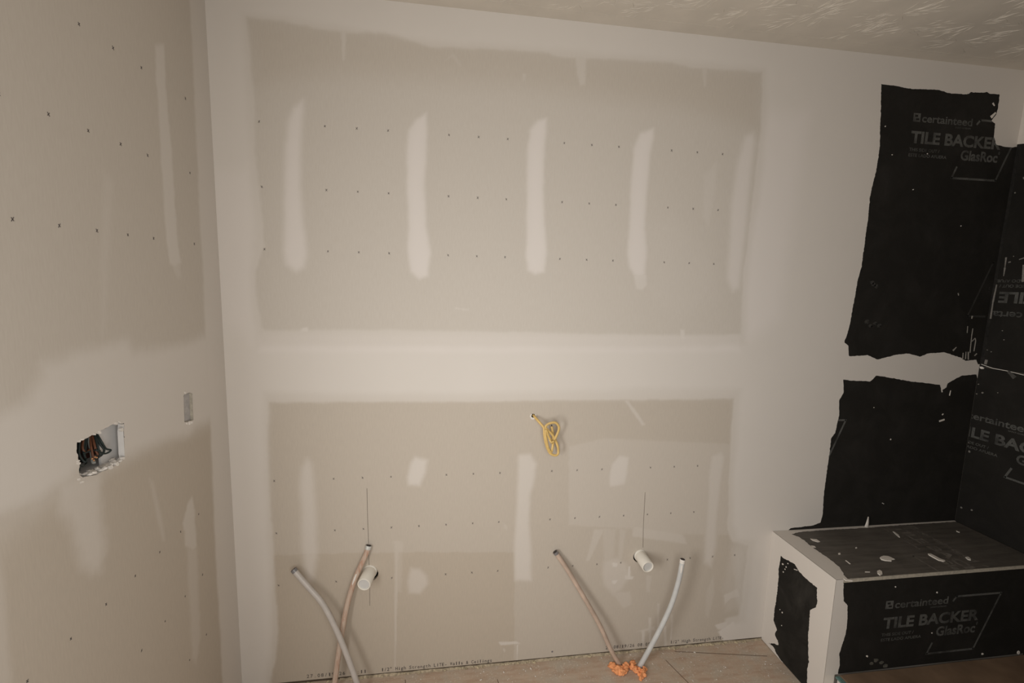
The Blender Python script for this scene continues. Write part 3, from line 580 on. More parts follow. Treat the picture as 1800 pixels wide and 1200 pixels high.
# the rest of the left wall, around its window (out of view)
bm = bmesh.new()
for a in ((-1.12, -1.10, 0, H), (-2.05, -1.72, 0, H), (-1.72, -1.12, 0, .53), (-1.72, -1.12, 1.37, H)): box_bm(bm, -0.10, 0.0, a[0], a[1], a[2], a[3])
bmobj('wall_return', bm, M_SHELL, wleft)
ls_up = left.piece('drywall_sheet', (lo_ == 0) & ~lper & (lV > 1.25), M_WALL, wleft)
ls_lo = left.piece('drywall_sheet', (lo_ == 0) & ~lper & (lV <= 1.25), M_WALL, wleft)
for k, nm in ((1, 'compound_stripe'), (2, 'compound_patch'), (3, 'compound_patch')): left.piece(nm, lo_ == k, M_WALL, wleft)
crosses(ls_up, left, wl, lambda k: 0.0533 + .1016 * k, (2.0408, 1.8350, 1.6312), .0085)
crosses(ls_lo, left, wl, lambda k: 0.0250 + .1016 * k, (0.8151, 0.6156, .411), .0065)
rim('hole_rim', BOXH, wl, 0.0127, M_BOXGREY, wleft); rim('hole_rim', SLOT, wl, 0.0127, M_CORE, wleft)
box('slot_back', -0.05, -0.008, -0.30, -0.20, 1.09, 1.22, simple('slot_grey', (.46, .44, .43), .6, .15, 60), wleft)
bm = bmesh.new()
for p in ((-.2665, 1.1985), (-.255, 1.2015), (-.244, 1.2035)): pass
lumps = [(q, r) for q, r in zip(mm([(259.5,1202.5),(245.8,1108.5),(261.2,1111.6),(233.2,1106.3)]), (.004, .0055, .004, .004))]
for i, (q, r) in enumerate(lumps): plate(bm, blob(q, r, i), wl, -.002, .0025)
bmobj('torn_edge', bm, M_WHITE, wleft)
bm = bmesh.new()
rl = random.Random(3)
for i, q in enumerate(mm([(665.7,1200.9),(657.8,1201.8),(622.2,1200.7),(606.9,1199.4),(553.6,1203),(542.1,1202.1),(533.4,1192.6),(536.6,1182.7),(676.9,1124.1),(668.8,1114.4),(672.8,1156.4),(673.7,1161.6),(540.9,1115.8),(561.3,1110.2),(582.1,1110.6)])):
    plate(bm, blob(q, rl.uniform(.0035, .0065), i + 20, rl.uniform(.35, .7), rl.uniform(.2, .8)), wl, -.004, rl.uniform(.0006, .0016))
bmobj('torn_edge', bm, M_WHITE, wleft)
bm = bmesh.new()
q0 = mm([(658.4,1121),(634.3,1116.9),(612.5,1112.7),(591.3,1110.4),(567.1,1109.8),(545.5,1110.7)])
for i, (qa, qb) in enumerate(zip(q0, q0[1:])):
    for k in range(7):
        t = (k + rl.uniform(-.4, .4)) / 7; c = (qa[0] + (qb[0] - qa[0]) * t, qa[1] + (qb[1] - qa[1]) * t)
        m4 = Matrix.Translation((-.008 + rl.uniform(-.016, .006), -c[0] + rl.uniform(-.006, .012), c[1] + rl.uniform(-.001, .004))) @ Matrix.Rotation(rl.uniform(-.5, .2), 4, 'X') @ Matrix.Diagonal((.006, rl.uniform(.004, .010), rl.uniform(.002, .005), 1))
        bmesh.ops.create_icosphere(bm, subdivisions=1, radius=1, matrix=m4)
bmobj('broken_gypsum', bm, M_WHITE, wleft)
# electrical box in the hole with its loose wires
eb = empty('electrical_box', (-0.03, -0.60, 1.10), 'open grey electrical box recessed in ragged hole of left wall', 'electrical box')
box('back_plate', -.034, -.029, -.566, -.440, 1.07, 1.25, M_BOXGREY, eb)
box('side_plate', -.034, -.0132, -.444, -.440, 1.07, 1.25, M_BOXGREY, eb)
box('top_plate', -.09, -.0135, -.72, -.440, 1.225, 1.231, M_BOXDARK, eb)
box('bottom_plate', -.092, -.0135, -.72, -.440, 1.100, 1.109, M_BOXGREY, eb)
box('rear_panel', -.095, -.088, -.72, -.45, 1.10, 1.25, M_BOXDARK, eb)
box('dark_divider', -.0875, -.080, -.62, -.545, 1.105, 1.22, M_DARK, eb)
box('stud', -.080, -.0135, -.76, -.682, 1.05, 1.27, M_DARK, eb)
box('red_brown_tab', -.079, -.074, -.555, -.525, 1.135, 1.175, M_BOXDARK, eb)
wires = [  # traced as they hang: (pixel-traced points in depth) -> metric
 ([(-30,-570.4,1185.3),(-18,-576.8,1170.1),(-14,-571.1,1150.7),(-8,-564.9,1144.2),(-14,-576,1140.6),(-20,-593.1,1156.4)], M_WIREG, .0016), ([(-34,-568.1,1181.9),(-22,-575,1162.9),(-16,-573.6,1149),(-16,-580.1,1140.8),(-20,-588.6,1136.4)], M_WIREG, .0018),
 ([(-40,-576.3,1182.2),(-28,-593.7,1163.3),(-22,-599.9,1146),(-20,-601.5,1131)], M_WIREB, .0019), ([(-40,-569.3,1182.5),(-26,-586.2,1164.5),(-22,-587.5,1147.8),(-18,-586.4,1136.7)], M_WIREB, .0020),
 ([(-36,-568.2,1184.7),(-22,-582.6,1159.1),(-18,-585.6,1143),(-18,-595.2,1136.3),(-22,-598.8,1141.7)], M_WIREG, .0017), ([(-40,-589.7,1184.2),(-34,-607.9,1164.8),(-26,-615.9,1144.6),(-18,-625.8,1136.8),(-14,-641.5,1138),(-10,-656,1146.3),(-8,-662,1135.2)], M_WIREG, .0018),
 ([(-42,-576.6,1182.4),(-34,-587.3,1167.7),(-28,-594,1146.6),(-20,-604.8,1132.3),(-16,-602.5,1131.3)], M_WIREW, .0024), ([(-30,-621.2,1184.8),(-26,-631.4,1164.5),(-22,-632.6,1151.1),(-16,-631.4,1142.8),(-18,-622.8,1147.1)], M_WIREG, .0016),
 ([(-40,-594.7,1184.7),(-34,-609.2,1167.9),(-30,-608.4,1156),(-28,-597.7,1158.3)], M_WIREB, .0017), ([(-42,-581.7,1182.9),(-36,-598.6,1161.5),(-34,-606.6,1149)], M_WIREG, .0022), ([(-22,-576.9,1147.8),(-24,-587.3,1153),(-26,-601.1,1155.7),(-28,-618,1157)], M_WIREG, .0014)]
for pth, m_, r in wires:
    tube_obj('wire', spline(mm(pth), 6), r * 1.25, m_, eb, 8)
bm = bmesh.new()
for i, q in enumerate(mm([(-16,-611.4,1142.5),(-16,-602.7,1143),(-14,-600.9,1141),(-15,-608.4,1137.5)])): bmesh.ops.create_icosphere(bm, subdivisions=1, radius=.0022, matrix=Matrix.Translation(q))
bmobj('wire_connector', bm, M_COPPER, eb)

# ================================================================== RIGHT WALL
bm = bmesh.new()
for v0, v1 in ((0, 1.2), (1.2, H)): plate(bm, [(-.03, v0), (2.05, v0), (2.05, v1), (-.03, v1)], wr, -.10, -.014)
bmesh.ops.recalc_face_normals(bm, faces=bm.faces)
wright = bmobj('wall_right', bm, M_SHELL); tag(wright, 'right wall covered in black tile backer boards', kind='structure')
rp_lo = panel(wr, 0.0, 1.25, 0.05, 1.2235, wright); 
rp_up = panel(wr, 0.0, 1.25, 1.2265, 2.435, wright)
put_logo(rp_lo, wr, lambda x, y: (x - .054, .990 + y), (.003, 1.2, .55, 1.22), M_PRINT, -.0003)
put_logo(rp_up, wr, lambda x, y: (.162 - x, 1.470 - y), (.002, 1.2, 1.25, 2.4), M_PRINT, -.0003)
bm = bmesh.new()
top = [(0, 2.155), (.02, 2.152), (.05, 2.147), (.09, 2.152), (.14, 2.144), (.22, 2.15), (.4, 2.146), (.7, 2.15), (1.25, 2.148), (1.25, H), (0, H)]
plate(bm, top, wr, -.0008, .0008); bmesh.ops.recalc_face_normals(bm, faces=bm.faces); bmobj('compound_band', bm, M_MUD, wright)
# taped inside corner and the joint between the two boards
bm = bmesh.new(); plate(bm, [(.001, 1.23), (.016, 1.23), (.012, 1.6), (.014, 2.15), (.001, 2.15)], wr, -.0008, -.0002); bmobj('corner_tape', bm, simple('tape_over_backer', (.018, .0165, .0145), .8, .4, 60), wright)
bm = bmesh.new()
for p in S([(7.6,1236),(52.2,1226.9),(108.2,1225.7),(163.6,1220.3)], .0022): plate(bm, p, wr, -.0008, .001)
plate(bm, blob((.012, 1.222), .010, 4, .5), wr, -.0008, .003)
bmesh.ops.recalc_face_normals(bm, faces=bm.faces); bmobj('joint_line', bm, M_WHITE, wright)
sc = simple('grey_scrape', (0.22, .205, .185), .8, .3, 200)
specks(rp_up, wr, S([(31.1,1694.4),(32.9,1652),(33.7,1616.6)], .006, .002) + S([(100.7,1662.1),(106.3,1593.6)], .014, .012) + S([(78.5,1683.3),(98.5,1691.6)], .004, .003) + S([(42.2,1672.9),(50,1675)], .005) + S([(21,1956.5),(24.7,1958.2)], .005) + S([(42.8,2011.2),(52,2013.8)], .009) + S([(13.8,1580.7),(11.1,1508.3),(12.7,1435.3)], .004, .006)
       + S([(22.6,1238.8),(24.1,1259)], .010) + [blob(c, .0022, i) for i, c in enumerate(mm([(63.1,1389.3),(74.4,1352.2),(36.3,1295.7),(20.5,1300.7),(56.8,1698)]))], sc)
specks(rp_lo, wr, S([(108.2,1225.7),(135.2,1202.5)], .010, .016), simple('dull_scrape', (.07, .066, .06), .8, .3, 90))
specks(rp_lo, wr, [blob(c, r, i) for i, (c, r) in enumerate(zip(mm([(28.9,1114.4),(84.8,1128.1),(8.7,1147.7),(7,880.7),(14.5,843.9),(18.1,580.6),(58.8,590.5),(8,1104.2)]), (.004, .002, .0025, .0025, .005, .004, .004, .003)))], sc)

# ================================================================== CEILING TEXTURE
rc = random.Random(11); bm = bmesh.new()
def ridge(p, a, L, w, h):
    d = Vector((math.cos(a), math.sin(a), 0)); n_ = Vector((-d.y, d.x, 0)); c = Vector((p[0], p[1], H))
    mid = c + d * L * .5 + n_ * rc.uniform(-.08, .08) * L; e = c + d * L; up = Vector((0, 0, -h))
    a0 = bm.verts.new(c); l = bm.verts.new(mid + n_ * w); r_ = bm.verts.new(mid - n_ * w); t = bm.verts.new(mid + up); e0 = bm.verts.new(e)
    for f in ((a0, l, t), (a0, t, r_), (e0, t, l), (e0, r_, t)): bm.faces.new(f)
cx = 0.9
for i in range(11):
    for j in range(6):
        px_ = .75 + i * .23 + (j % 2) * .11 + rc.uniform(-.06, .06); py_ = -.13 - j * .15 + rc.uniform(-.05, .05)
        if px_ > 3.0: continue
        a0 = rc.gauss(2.45, .35)
        for k in range(46):
            a = a0 + rc.choice((0, math.pi)) + rc.gauss(0, .42); r0 = rc.uniform(.004, .105)
            q = (px_ + r0 * math.cos(a), py_ + r0 * math.sin(a))
            if q[1] > -.055 or q[0] > 3.03: continue
            L_ = rc.uniform(.02, .055)
            if q[1] + L_ * math.sin(a) > -.05: continue
            ridge(q, a + rc.gauss(0, .28), L_, rc.uniform(.0004, .0008), rc.uniform(.0009, .0016))
bmesh.ops.recalc_face_normals(bm, faces=bm.faces)
o = bmobj('stomp_texture', bm, M_CEIL, ce); tag(o, kind='stuff')
bm = bmesh.new(); plate(bm, [(0, 0), (W + .02, 0), (W + .02, -.055), (1.9, -.062), (1.2, -.058), (.6, -.065), (0, -.07)], lambda u, v, h: np.stack([u, v, H - h], -1), 0, .0012); bmesh.ops.recalc_face_normals(bm, faces=bm.faces)
bmobj('ceiling_tape_band', bm, M_CEIL, ce)

# ================================================================== SHOWER BENCH
bench = empty('shower_bench', ((BX + W) / 2, -.17, 0), 'black tile backer shower bench with white plastered left corner, in the right corner', 'bench')
tp = panel(wt, BX + .001, W - .002, -BY + .002, -.0015, bench, M_TOPB, -.0006, 'top_panel', .012)
sd_ = panel(ws, .002, BY - .001, .004, BZ - .013, bench, M_BACKD, -.0006, 'side_panel')
ft = panel(wf, BX + .002, W - .002, .128, BZ - .0135, bench, M_BACK, -.0006, 'front_panel')
bm = bmesh.new(); box_bm(bm, BX + .014, W - .004, -BY + .014, -.003, .002, BZ - .014); bmobj('frame', bm, M_SHELL, bench)
box('lower_front', BX + .002, 2.183, -BY + .0006, -BY + .012, .003, .127, M_MUD, bench)
put_logo(ft, wf, lambda x, y: (2.3615 + x, .3762 + y), (BX, W, .13, .5), M_PRINT, -.0002)
put_logo(tp, wt, lambda x, y: (2.779 + y, -.02 - x), (BX, W - .005, -BY + .004, -.004), simple('dusty_print', (.175, .158, .138), .8, .3, 25), -.0002)
# compound over the bench: side
SIDE_BLK = mm([(61.7,433.7),(78.4,433.9),(97.5,438.3),(137.8,446.5),(151,440.3),(164.5,432),(189.2,426.7),(230,425.7),(257.8,426.3),(258.9,399.1),(264.7,377.6),(263,350.6),(246.2,331),(236.8,316.8),(240.6,269.4),(241.9,219.9),(251.6,150.6),(259.1,118.2),(255.4,83.2),(262.7,31.1),(267.3,-1.4),(196.2,-10.8),(94.1,12.5),(74.5,27.7),(46.9,20.7),(79.1,44.9),(101.7,56),(92.6,72.1),(81.6,76.2),(73,87.8),(83.4,112.1),(71.1,126),(58.9,137.7),(58.4,190.2),(62.6,258.9),(61.9,336.3),(56.9,371.7)])
side = Surface(0.0, BY, 0.003, BZ - .0002, .0022, ws); side.mud[:] = 1.0; side.cut(SIDE_BLK, .0028, 160, 5); side.finish()
side.piece('side_compound', side.facemean(side.mud) > 0, M_WALL, bench, .0002, .0006)
FR_MUD = mm([(2105.2,510.1),(2170.6,503),(2178.4,426.5),(2197.7,404.7),(2204.2,338.3),(2205.3,294.8),(2197.4,247.2),(2190.3,210.8),(2198.6,165.7),(2195.4,135.5),(2179.4,130.2),(2126.2,63.2),(2092.9,332.5)])
front = Surface(BX - .0004, 2.21, .128, BZ - .0002, .0022, wf); front.mud[:] = 1.0
hole = [(2.6, .1), (2.6, .6)] + FR_MUD[1:10][::-1][:0]
pr = mm([(2167.3,527.6),(2169.7,500.9),(2173.9,460.5),(2181.1,424.1),(2198.9,404.6),(2206.6,338.1),(2206.5,294.6),(2197.4,247.2),(2190.3,210.8),(2198.6,165.7),(2195.1,137.9),(2198.9,90.4)])
front.cut(pr + [(2.4, .05), (2.4, .6)], 0.0020, 150, 3); front.finish()
front.piece('front_compound', front.facemean(front.mud) > 0, M_WALL, bench, .0002, .0006)
# top: strip along the left edge with a ragged inner corner, thin smear along the wall
TOP_BLK = mm([(2214.6,-20.5),(2215.6,-52.2),(2219.9,-78.9),(2212.7,-112.2),(2217.7,-165.7),(2219.4,-219.8),(2213.9,-263),(2195.7,-302.9),(2168.6,-336.5),(2164.7,-402),(3009.1,-464.6),(3579.5,143.2),(3030.5,-16.1),(2806.5,-13.7),(2569.7,-19.1),(2378.5,-13.9)])
TOP_BLK = mm([(2204.5,-33.1),(2219.6,-57),(2221.4,-83.4),(2217.4,-112.7),(2217.7,-165.7),(2219.4,-219.8),(2215.2,-266.7),(2195,-306.2),(2175.6,-334)]) + [(2.172, -.333), (W + .01, -.34), (W + .01, -.012), (2.75, -.013), (2.55, -.018), (2.35, -.016), (2.25, -.020)]
topS = Surface(BX, W - .003, -BY, -.0012, .0028, wt); topS.mud[:] = 1.0; topS.cut(TOP_BLK, .003, 110, 4); topS.finish()
topS.piece('top_compound', topS.facemean(topS.mud) > 0, M_WALL, bench, .0002, .0006)
# raw edge of the top board seen along the front
bm = bmesh.new(); plate(bm, [(BX + .025, BZ - .0135), (W - .003, BZ - .0135), (W - .003, BZ - .0008), (BX + .025, BZ - .0008)], wf, -.0006, .0003); bmesh.ops.recalc_face_normals(bm, faces=bm.faces); bmobj('raw_board_edge', bm, M_CORE, bench)
# splats of plaster dropped on the bench top
def splat(poly, h, name='plaster_splat'):
    cx_, cy_ = np.mean(poly, 0); bm = bmesh.new()
    lo = [bm.verts.new((cx_ + (x - cx_) * .9, cy_ + (y - cy_) * .9, BZ - .0006)) for x, y in poly]; hi = [bm.verts.new((cx_ + (x - cx_) * .8, cy_ + (y - cy_) * .8, BZ + h * .6)) for x, y in poly]
    n = len(poly); bm.faces.new(hi)
    for i in range(n): bm.faces.new((lo[i], lo[(i + 1) % n], hi[(i + 1) % n], hi[i]))
    bmesh.ops.recalc_face_normals(bm, faces=bm.faces); bmobj(name, bm, M_MUD, bench, False)
for k, (pl, h) in enumerate((([(2435,-220),(2456.1,-214.5),(2475.5,-220.4),(2479.7,-228.6),(2483.2,-244.2),(2465.9,-246.1),(2452.8,-255.9),(2429.3,-249.7),(2418.2,-241),(2425.6,-226.6)], .004), ([(2338.5,-301.2),(2355.9,-296.1),(2357,-306.6),(2343,-322.3),(2322.8,-330.2),(2324.7,-316.9)], .004),
        ([(2651.3,-219.4),(2663,-220.7),(2665.7,-240.6),(2666.5,-263.7),(2675,-276),(2660,-281.8),(2645.2,-272.8),(2644.1,-249.9),(2643.6,-230.4)], .004), ([(2670.8,-53),(2676.4,-58.3),(2669.7,-85.3),(2655,-106.3),(2650,-105.8),(2659,-79.6)], .003), ([(2778.4,-260.3),(2794.5,-258.2),(2790.9,-273.2),(2777.9,-283.2),(2768.4,-278.4)], .004),
        ([(2964.7,-78.2),(2969.6,-92.9),(2961.8,-96.7),(2956.8,-86.8)], .002), ([(2289.7,-299.3),(2309.8,-303.3),(2306.6,-306.4),(2285,-304)], .001), ([(2287.5,-181),(2300.1,-178.4),(2292.4,-189.3),(2279.9,-191.9)], .002), ([(2275.7,-225.8),(2280.2,-226.3),(2277.9,-251.9),(2271.9,-253.1)], .001),
        ([(2392.5,-151.8),(2403.3,-148.8),(2398.4,-156.5),(2387.7,-159.5)], .002), ([(2256.7,-69.7),(2285,-77),(2284.5,-98.6),(2269.1,-101.2),(2255.2,-86.9)], .001), ([(2221.3,-117.3),(2234.6,-122.9),(2231.8,-135),(2213,-133)], .001))):
    splat(mm(pl), h)
splat(mm([(2189.9,-309),(2187.7,-318.8),(2184,-335),(2203.5,-343.6),(2193.7,-349),(2167.3,-342.9),(2167.9,-329.9)]), .003)
bm = bmesh.new(); c = mm([(2588.9,-12,505)])[0]   # little plaster fin standing at the wall
tube(bm, [Vector((c[0] - .004, -.012, BZ)), Vector((c[0] + .001, -.010, BZ + .022)), Vector((c[0] + .006, -.006, BZ + .045))], .010, 8, .45, rfun=lambda t: 1 - .72 * t); bmobj('plaster_fin', bm, M_MUD, bench, True)
specks(ft, wf, [blob(c, r, i) for i, (c, r) in enumerate(zip(mm([(2391.4,463.8),(2576.6,426.5),(2581.7,259.4),(2310.7,189.2),(3002.5,135.7),(2831.6,145.6)]), (.0025, .003, .002, .004, .008, .004)))], M_MUD)
specks(ft, wf, [blob(c, r, i + 9, .7) for i, (c, r) in enumerate(zip(mm([(2352.5,168.3),(2378.8,156.1),(2334.8,156),(2395.9,140)]), (.012, .010, .009, .012)))], simple('dusty_smear', (.09, .085, .07), .8, .4, 90), .0004)
specks(sd_, ws, [blob(c, r, i) for i, (c, r) in enumerate(zip(mm([(86.8,208.9),(100.7,206.4),(75.6,406.8),(90.7,393.7),(95.4,406.9),(83.3,376.1),(102.4,426.4),(105.3,150.4)]), (.002, .003, .004, .0025, .003, .0025, .0025, .002)))] + S([(137.8,424.4),(155.4,431)], .0025), M_MUD)

# ================================================================== SHOWER PAN
pan = empty('shower_pan', (2.62, -.78, 0), 'low brown-topped shower base with teal edge strip in front of the black bench', 'shower pan')
bm = bmesh.new(); box_bm(bm, 2.188, W - .003, -1.25, -BY - .003, .001, .118, .006); bmobj('pan_base', bm, M_PAN, pan)
bm = bmesh.new(); box_bm(bm, 2.200, W - .006, -1.24, -BY - .0045, .1182, .127, .001)
bmesh.ops.subdivide_edges(bm, edges=bm.edges[:], cuts=6, use_grid_fill=True)
for v in bm.verts:
    if v.co.z > .12: v.co.z += .003 * (vnoise(np.array([v.co.x * 9]), np.array([v.co.y * 9]), 3)[0])
bmobj('cardboard_cover', bm, M_CARD, pan)
bm = bmesh.new(); box_bm(bm, 2.181, 2.2005, -1.24, -BY - .004, .1175, .1245, .002); bmobj('teal_edge_film', bm, M_TEAL, pan)

# ================================================================== DRAIN PIPES
def pvc(root, tip, label):
    root, tip = Vector(root), Vector(tip); d = (tip - root).normalized()
    o = empty('drain_pipe', root, label, 'pipe', 'white drain stubs')
    bm = bmesh.new(); R, r = .0240, .0196; seg = 40; s = d.cross(Vector((0, 0, 1))).normalized(); u = s.cross(d)
    prof = [(root - d * .06, R), (root + d * .006, R), (tip - d * .0016, R), (tip - d * .0004, R - .001), (tip, R - .0022), (tip, r + .001), (tip - d * .001, r), (tip - d * .02, r)]
    rings = [[bm.verts.new(p + (s * math.cos(a) + u * math.sin(a)) * q) for a in [2 * math.pi * k / seg for k in range(seg)]] for p, q in prof]
    for A, B in zip(rings, rings[1:]):
        for k in range(seg): bm.faces.new((A[k], A[(k + 1) % seg], B[(k + 1) % seg], B[k]))
    bmesh.ops.recalc_face_normals(bm, faces=bm.faces); bmobj('pipe', bm, M_PVC, o, True)
    bm = bmesh.new()
    tube(bm, [root - d * .01, root + d * .004], R + .0016, 40); bmobj('sleeve', bm, M_PVC, o, True)
    bm = bmesh.new(); tube(bm, [tip - d * .016, tip - d * .005], r - .0002, 32); bmobj('plug', bm, M_PVCIN, o)
pa = mm([(469.5,0,443.1)])[0]; pb = mm([(457.8,-72,438.9)])[0]; pvc(pa, pb, 'white capped drain pipe stub pointing down left, beside pink pipe')
pa = mm([(1546.5,0,437)])[0]; pb = mm([(1548.9,-72,431.7)])[0]; pvc(pa, pb, 'white drain pipe stub between the two right water pipes')

# ================================================================== WATER PIPES
def hose(path, r, mat, label, ring=M_RING, bore=M_BLACKHOLE, ringr=1.08, ringl=.010, streak=None):
    p = spline(mm(path), 10)
    last = p[-1]; d = (p[-1] - p[-2]).normalized()
    if last.z > .001: p += [last + d * (last.z / max(.2, -d.z)) * .98] if d.z < 0 else []
    o = empty('water_pipe', (p[-1].x, p[-1].y, 0), label, 'pipe', 'water pipe stubs')
    bm = bmesh.new(); tube(bm, p, r, 16); bmobj('pipe', bm, mat, o, True)
    t = (p[0] - p[1]).normalized()
    bm = bmesh.new(); tube(bm, [p[0] - t * ringl, p[0] + t * .0015], r * ringr, 18, cap=False); 
    bmobj('crimp_ring', bm, ring, o, True)
    bm = bmesh.new(); tube(bm, [p[0] - t * .001, p[0] + t * .0022], r * .80, 16); bmobj('bore', bm, bore, o)
    if streak:
        for a, b in streak:
            q = p[int(a * len(p)):int(b * len(p)) + 2]; bm = bmesh.new()
            tube(bm, [c + Vector((-.002, -r * .62, 0)) for c in q], r * .48, 8, rfun=lambda t: .25 + .75 * math.sin(math.pi * min(1, max(0, t)))); bmobj('plaster_and_highlight_streak', bm, M_WHITE, o, True)
hose([(206.9,-32,489.5),(229.2,-38,463),(259.6,-46,428.3),(312.4,-60,364.7),(359.2,-76,273.6),(395.4,-88,182),(425.2,-96,91.4)], .0102, M_PEX, 'whitish water pipe bowed to the right, leftmost of the four')
hose([(467.3,-10,552.7),(461.6,-15,531.1),(443.2,-19,489.4),(416.7,-25,426.8),(392,-32,342),(373.7,-42,247.3),(359.6,-52,152.2),(347.4,-62,56.8)], .0098, M_PEXRED, 'pink water pipe smeared with white plaster, rising behind left drain stub', simple('crimp_silver', (.55, .55, .52), .3, .3, 150, .8), M_BLACKHOLE, 1.15, .012, [(.32, .47)])
hose([(1182.1,-14,484.1),(1200.7,-18,458.7),(1245,-28,391.5),(1304.6,-40,292.1),(1370.4,-52,175.8),(1416,-60,76.9),(1454.5,-64,10)], .0090, M_PEXPINK, 'straight beige water pipe leaning left from orange foam')
hose([(1686.2,-84,462.8),(1683,-85,434.4),(1674.4,-87,375.1),(1651.4,-89,279.5),(1614.2,-90,183.7),(1575.1,-88,95),(1535.2,-82,2.1)], .0098, M_PEXBLUE, 'bluish white water pipe leaning right out of orange foam', M_WHITE, M_BLACKHOLE, 1.05, .014, [(.08, .28)])  # the white streak on this pipe is a painted highlight

# ================================================================== ORANGE FOAM
def foam(centers, label, seed):
    rr = random.Random(seed); c0 = centers[0]
    bm = bmesh.new()
    for (x, y, r) in centers:
        for k in range(3):
            q = r * rr.uniform(.7, 1.15)
            m4 = Matrix.Translation((x + rr.uniform(-.4, .4) * r, y + rr.uniform(-.4, .4) * r, q * rr.uniform(.45, .9))) @ Matrix.Diagonal((q * rr.uniform(.9, 1.3), q, q * rr.uniform(.75, 1.0), 1))
            bmesh.ops.create_icosphere(bm, subdivisions=3, radius=1, matrix=m4)
    x0, x1 = min(c[0] for c in centers), max(c[0] for c in centers); y0, y1 = min(c[1] for c in centers), max(c[1] for c in centers)
    for k in range(26):
        a, b = rr.choice(centers), rr.choice(centers); t = rr.random(); q = rr.uniform(.004, .0085)
        bmesh.ops.create_icosphere(bm, subdivisions=2, radius=q, matrix=Matrix.Translation((a[0] + (b[0] - a[0]) * t * .6, a[1] + (b[1] - a[1]) * t * .6, rr.uniform(.002, .013))))
    for v in bm.verts:
        n_ = Vector((vnoise(np.array([v.co.x * 210]), np.array([v.co.y * 210 + v.co.z * 170]), seed)[0], vnoise(np.array([v.co.x * 190 + 9]), np.array([v.co.z * 230]), seed + 1)[0], vnoise(np.array([v.co.y * 200 + 5]), np.array([v.co.x * 220]), seed + 2)[0]))
        v.co += n_ * .009; v.co.z = max(v.co.z, .0004)
    o = bmobj('foam_sealant', bm, M_FOAM, None, True)
    md = o.modifiers.new('merge', 'REMESH'); md.mode = 'VOXEL'; md.voxel_size = .0016   # fuse the lumps into one skin
    bpy.context.view_layer.update(); me = bpy.data.meshes.new_from_object(o.evaluated_get(bpy.context.evaluated_depsgraph_get()))
    o.modifiers.clear(); o.data = me
    if not me.materials: me.materials.append(M_FOAM)
    me.polygons.foreach_set('use_smooth', [True] * len(me.polygons))
    tag(o, label, 'foam', 'orange foam at the pipes')
g = mm([(1424,-69.3),(1438.6,-88),(1454,-103.8),(1427.7,-97.9),(1483,-79.2),(1470.9,-97.5)])
foam([(p[0], p[1], r) for p, r in zip(g, (.012, .013, .011, .010, .011, .009))], 'orange foam lump round foot of the beige water pipe', 3)
g = mm([(1515.3,-65.8),(1499.3,-86.8),(1508.6,-99.2),(1534.9,-110.7),(1552.2,-98.8),(1519,-136.2),(1533.7,-124.3)])
foam([(p[0], p[1], r) for p, r in zip(g, (.010, .010, .008, .011, .009, .010, .009))], 'orange foam lump round foot of the bluish white water pipe', 8)

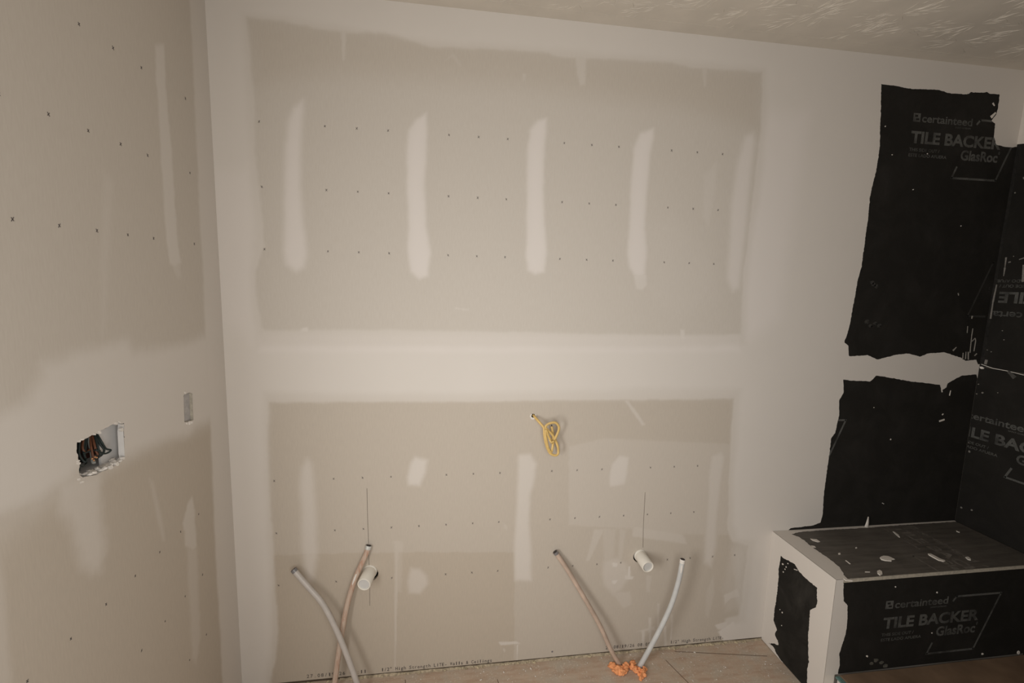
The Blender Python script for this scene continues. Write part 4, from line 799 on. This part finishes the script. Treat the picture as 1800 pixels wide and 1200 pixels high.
# ================================================================== YELLOW CABLE
cab = empty('electrical_cable', tuple(mm([(1142.1,-40,961.6)])[0]), 'coiled yellow electrical cable hanging from small hole in back wall', 'cable')
path = mm([(1081.6,20,1035.5),(1079.8,0,1039.2),(1085.7,-16,1032.7),(1100.8,-30,1016.8),(1112.7,-38,1001.5),(1114.5,-44,977),(1119.3,-46,951),(1129.1,-46,921.9),(1141.2,-44,903),(1159.6,-42,894.9),(1170.9,-40,900.5),(1170.6,-38,922.2),(1160.7,-38,949.3),(1145.5,-42,975.5),(1128.7,-46,992.7),(1116.9,-48,1006.8),(1123,-48,1017.6),(1138,-48,1023.9),(1155.9,-46,1022.9),(1167.9,-44,1008.8),(1169,-42,992.7),(1161.6,-40,970),(1151.4,-40,948),(1147.5,-42,924.4),(1142.6,-46,910.4),(1130.2,-50,925.6),(1122.3,-52,953.1),(1117,-52,979.6),(1118.5,-52,997.1),(1128.5,-50,974.2),(1140.7,-48,951.2),(1146.6,-42,946.7),(1149.4,-36,969),(1144.1,-34,1006.1)])
tube_obj('sheath', spline(path, 8), .0048, M_CABLE, cab, 10, .62)
e = Vector(path[-1]); tube_obj('conductor', [e + Vector((0, 0, -.004)), e + Vector((-.001, 0, .006))], .0018, M_WIREG, cab, 8)
tube_obj('binding_turn', spline(mm([(1132.8,-52,961.6),(1139,-55,951.5),(1150.5,-52,954.5)]), 6), .0040, M_CABLE, cab, 8, .6)

# ================================================================== FLOOR DEBRIS
rd = random.Random(5); bm = bmesh.new()
for k in range(230):
    x = rd.uniform(.35, 2.12); y = -rd.random() ** 1.3 * .30 - .012; r = rd.choice((.0010, .0012, .0016, .0022, .0032))
    m4 = Matrix.Translation((x, y, r * .4)) @ Matrix.Rotation(rd.random() * 6, 4, 'Z') @ Matrix.Diagonal((r * rd.uniform(.8, 2), r, r * .6, 1))
    bmesh.ops.create_icosphere(bm, subdivisions=1, radius=1, matrix=m4)
o = bmobj('plaster_crumbs', bm, M_MUD, fl); tag(o, kind='stuff')
bm = bmesh.new()
for p in ([(.955, -.07), (.968, -.16)], [(1.66, -.06), (1.72, -.25)], [(1.72, -.02), (2.10, -.09)], [(.60, -.03), (.62, -.2)]):
    plate(bm, stroke(p[0], p[1], .0022), lambda u, v, h: np.stack([u, v, h], -1), -.001, .0006)
bmesh.ops.recalc_face_normals(bm, faces=bm.faces); bmobj('floor_seam', bm, M_SEAM, fl)
rchip = random.Random(9); q0 = mm([(2155.4,-182),(2160.7,-162.8)])
bm = bmesh.new()
for q in q0: plate(bm, blob(q, .010, 3, .35, .9), lambda u, v, h: np.stack([u, v, h], -1), 0, .006)
bmesh.ops.recalc_face_normals(bm, faces=bm.faces)
o = bmobj('wood_splinter', bm, simple('pale_wood', (.42, .25, .14), .7, .2, 60)); tag(o, 'small tan wood splinter on floor against the bench side', 'splinter')
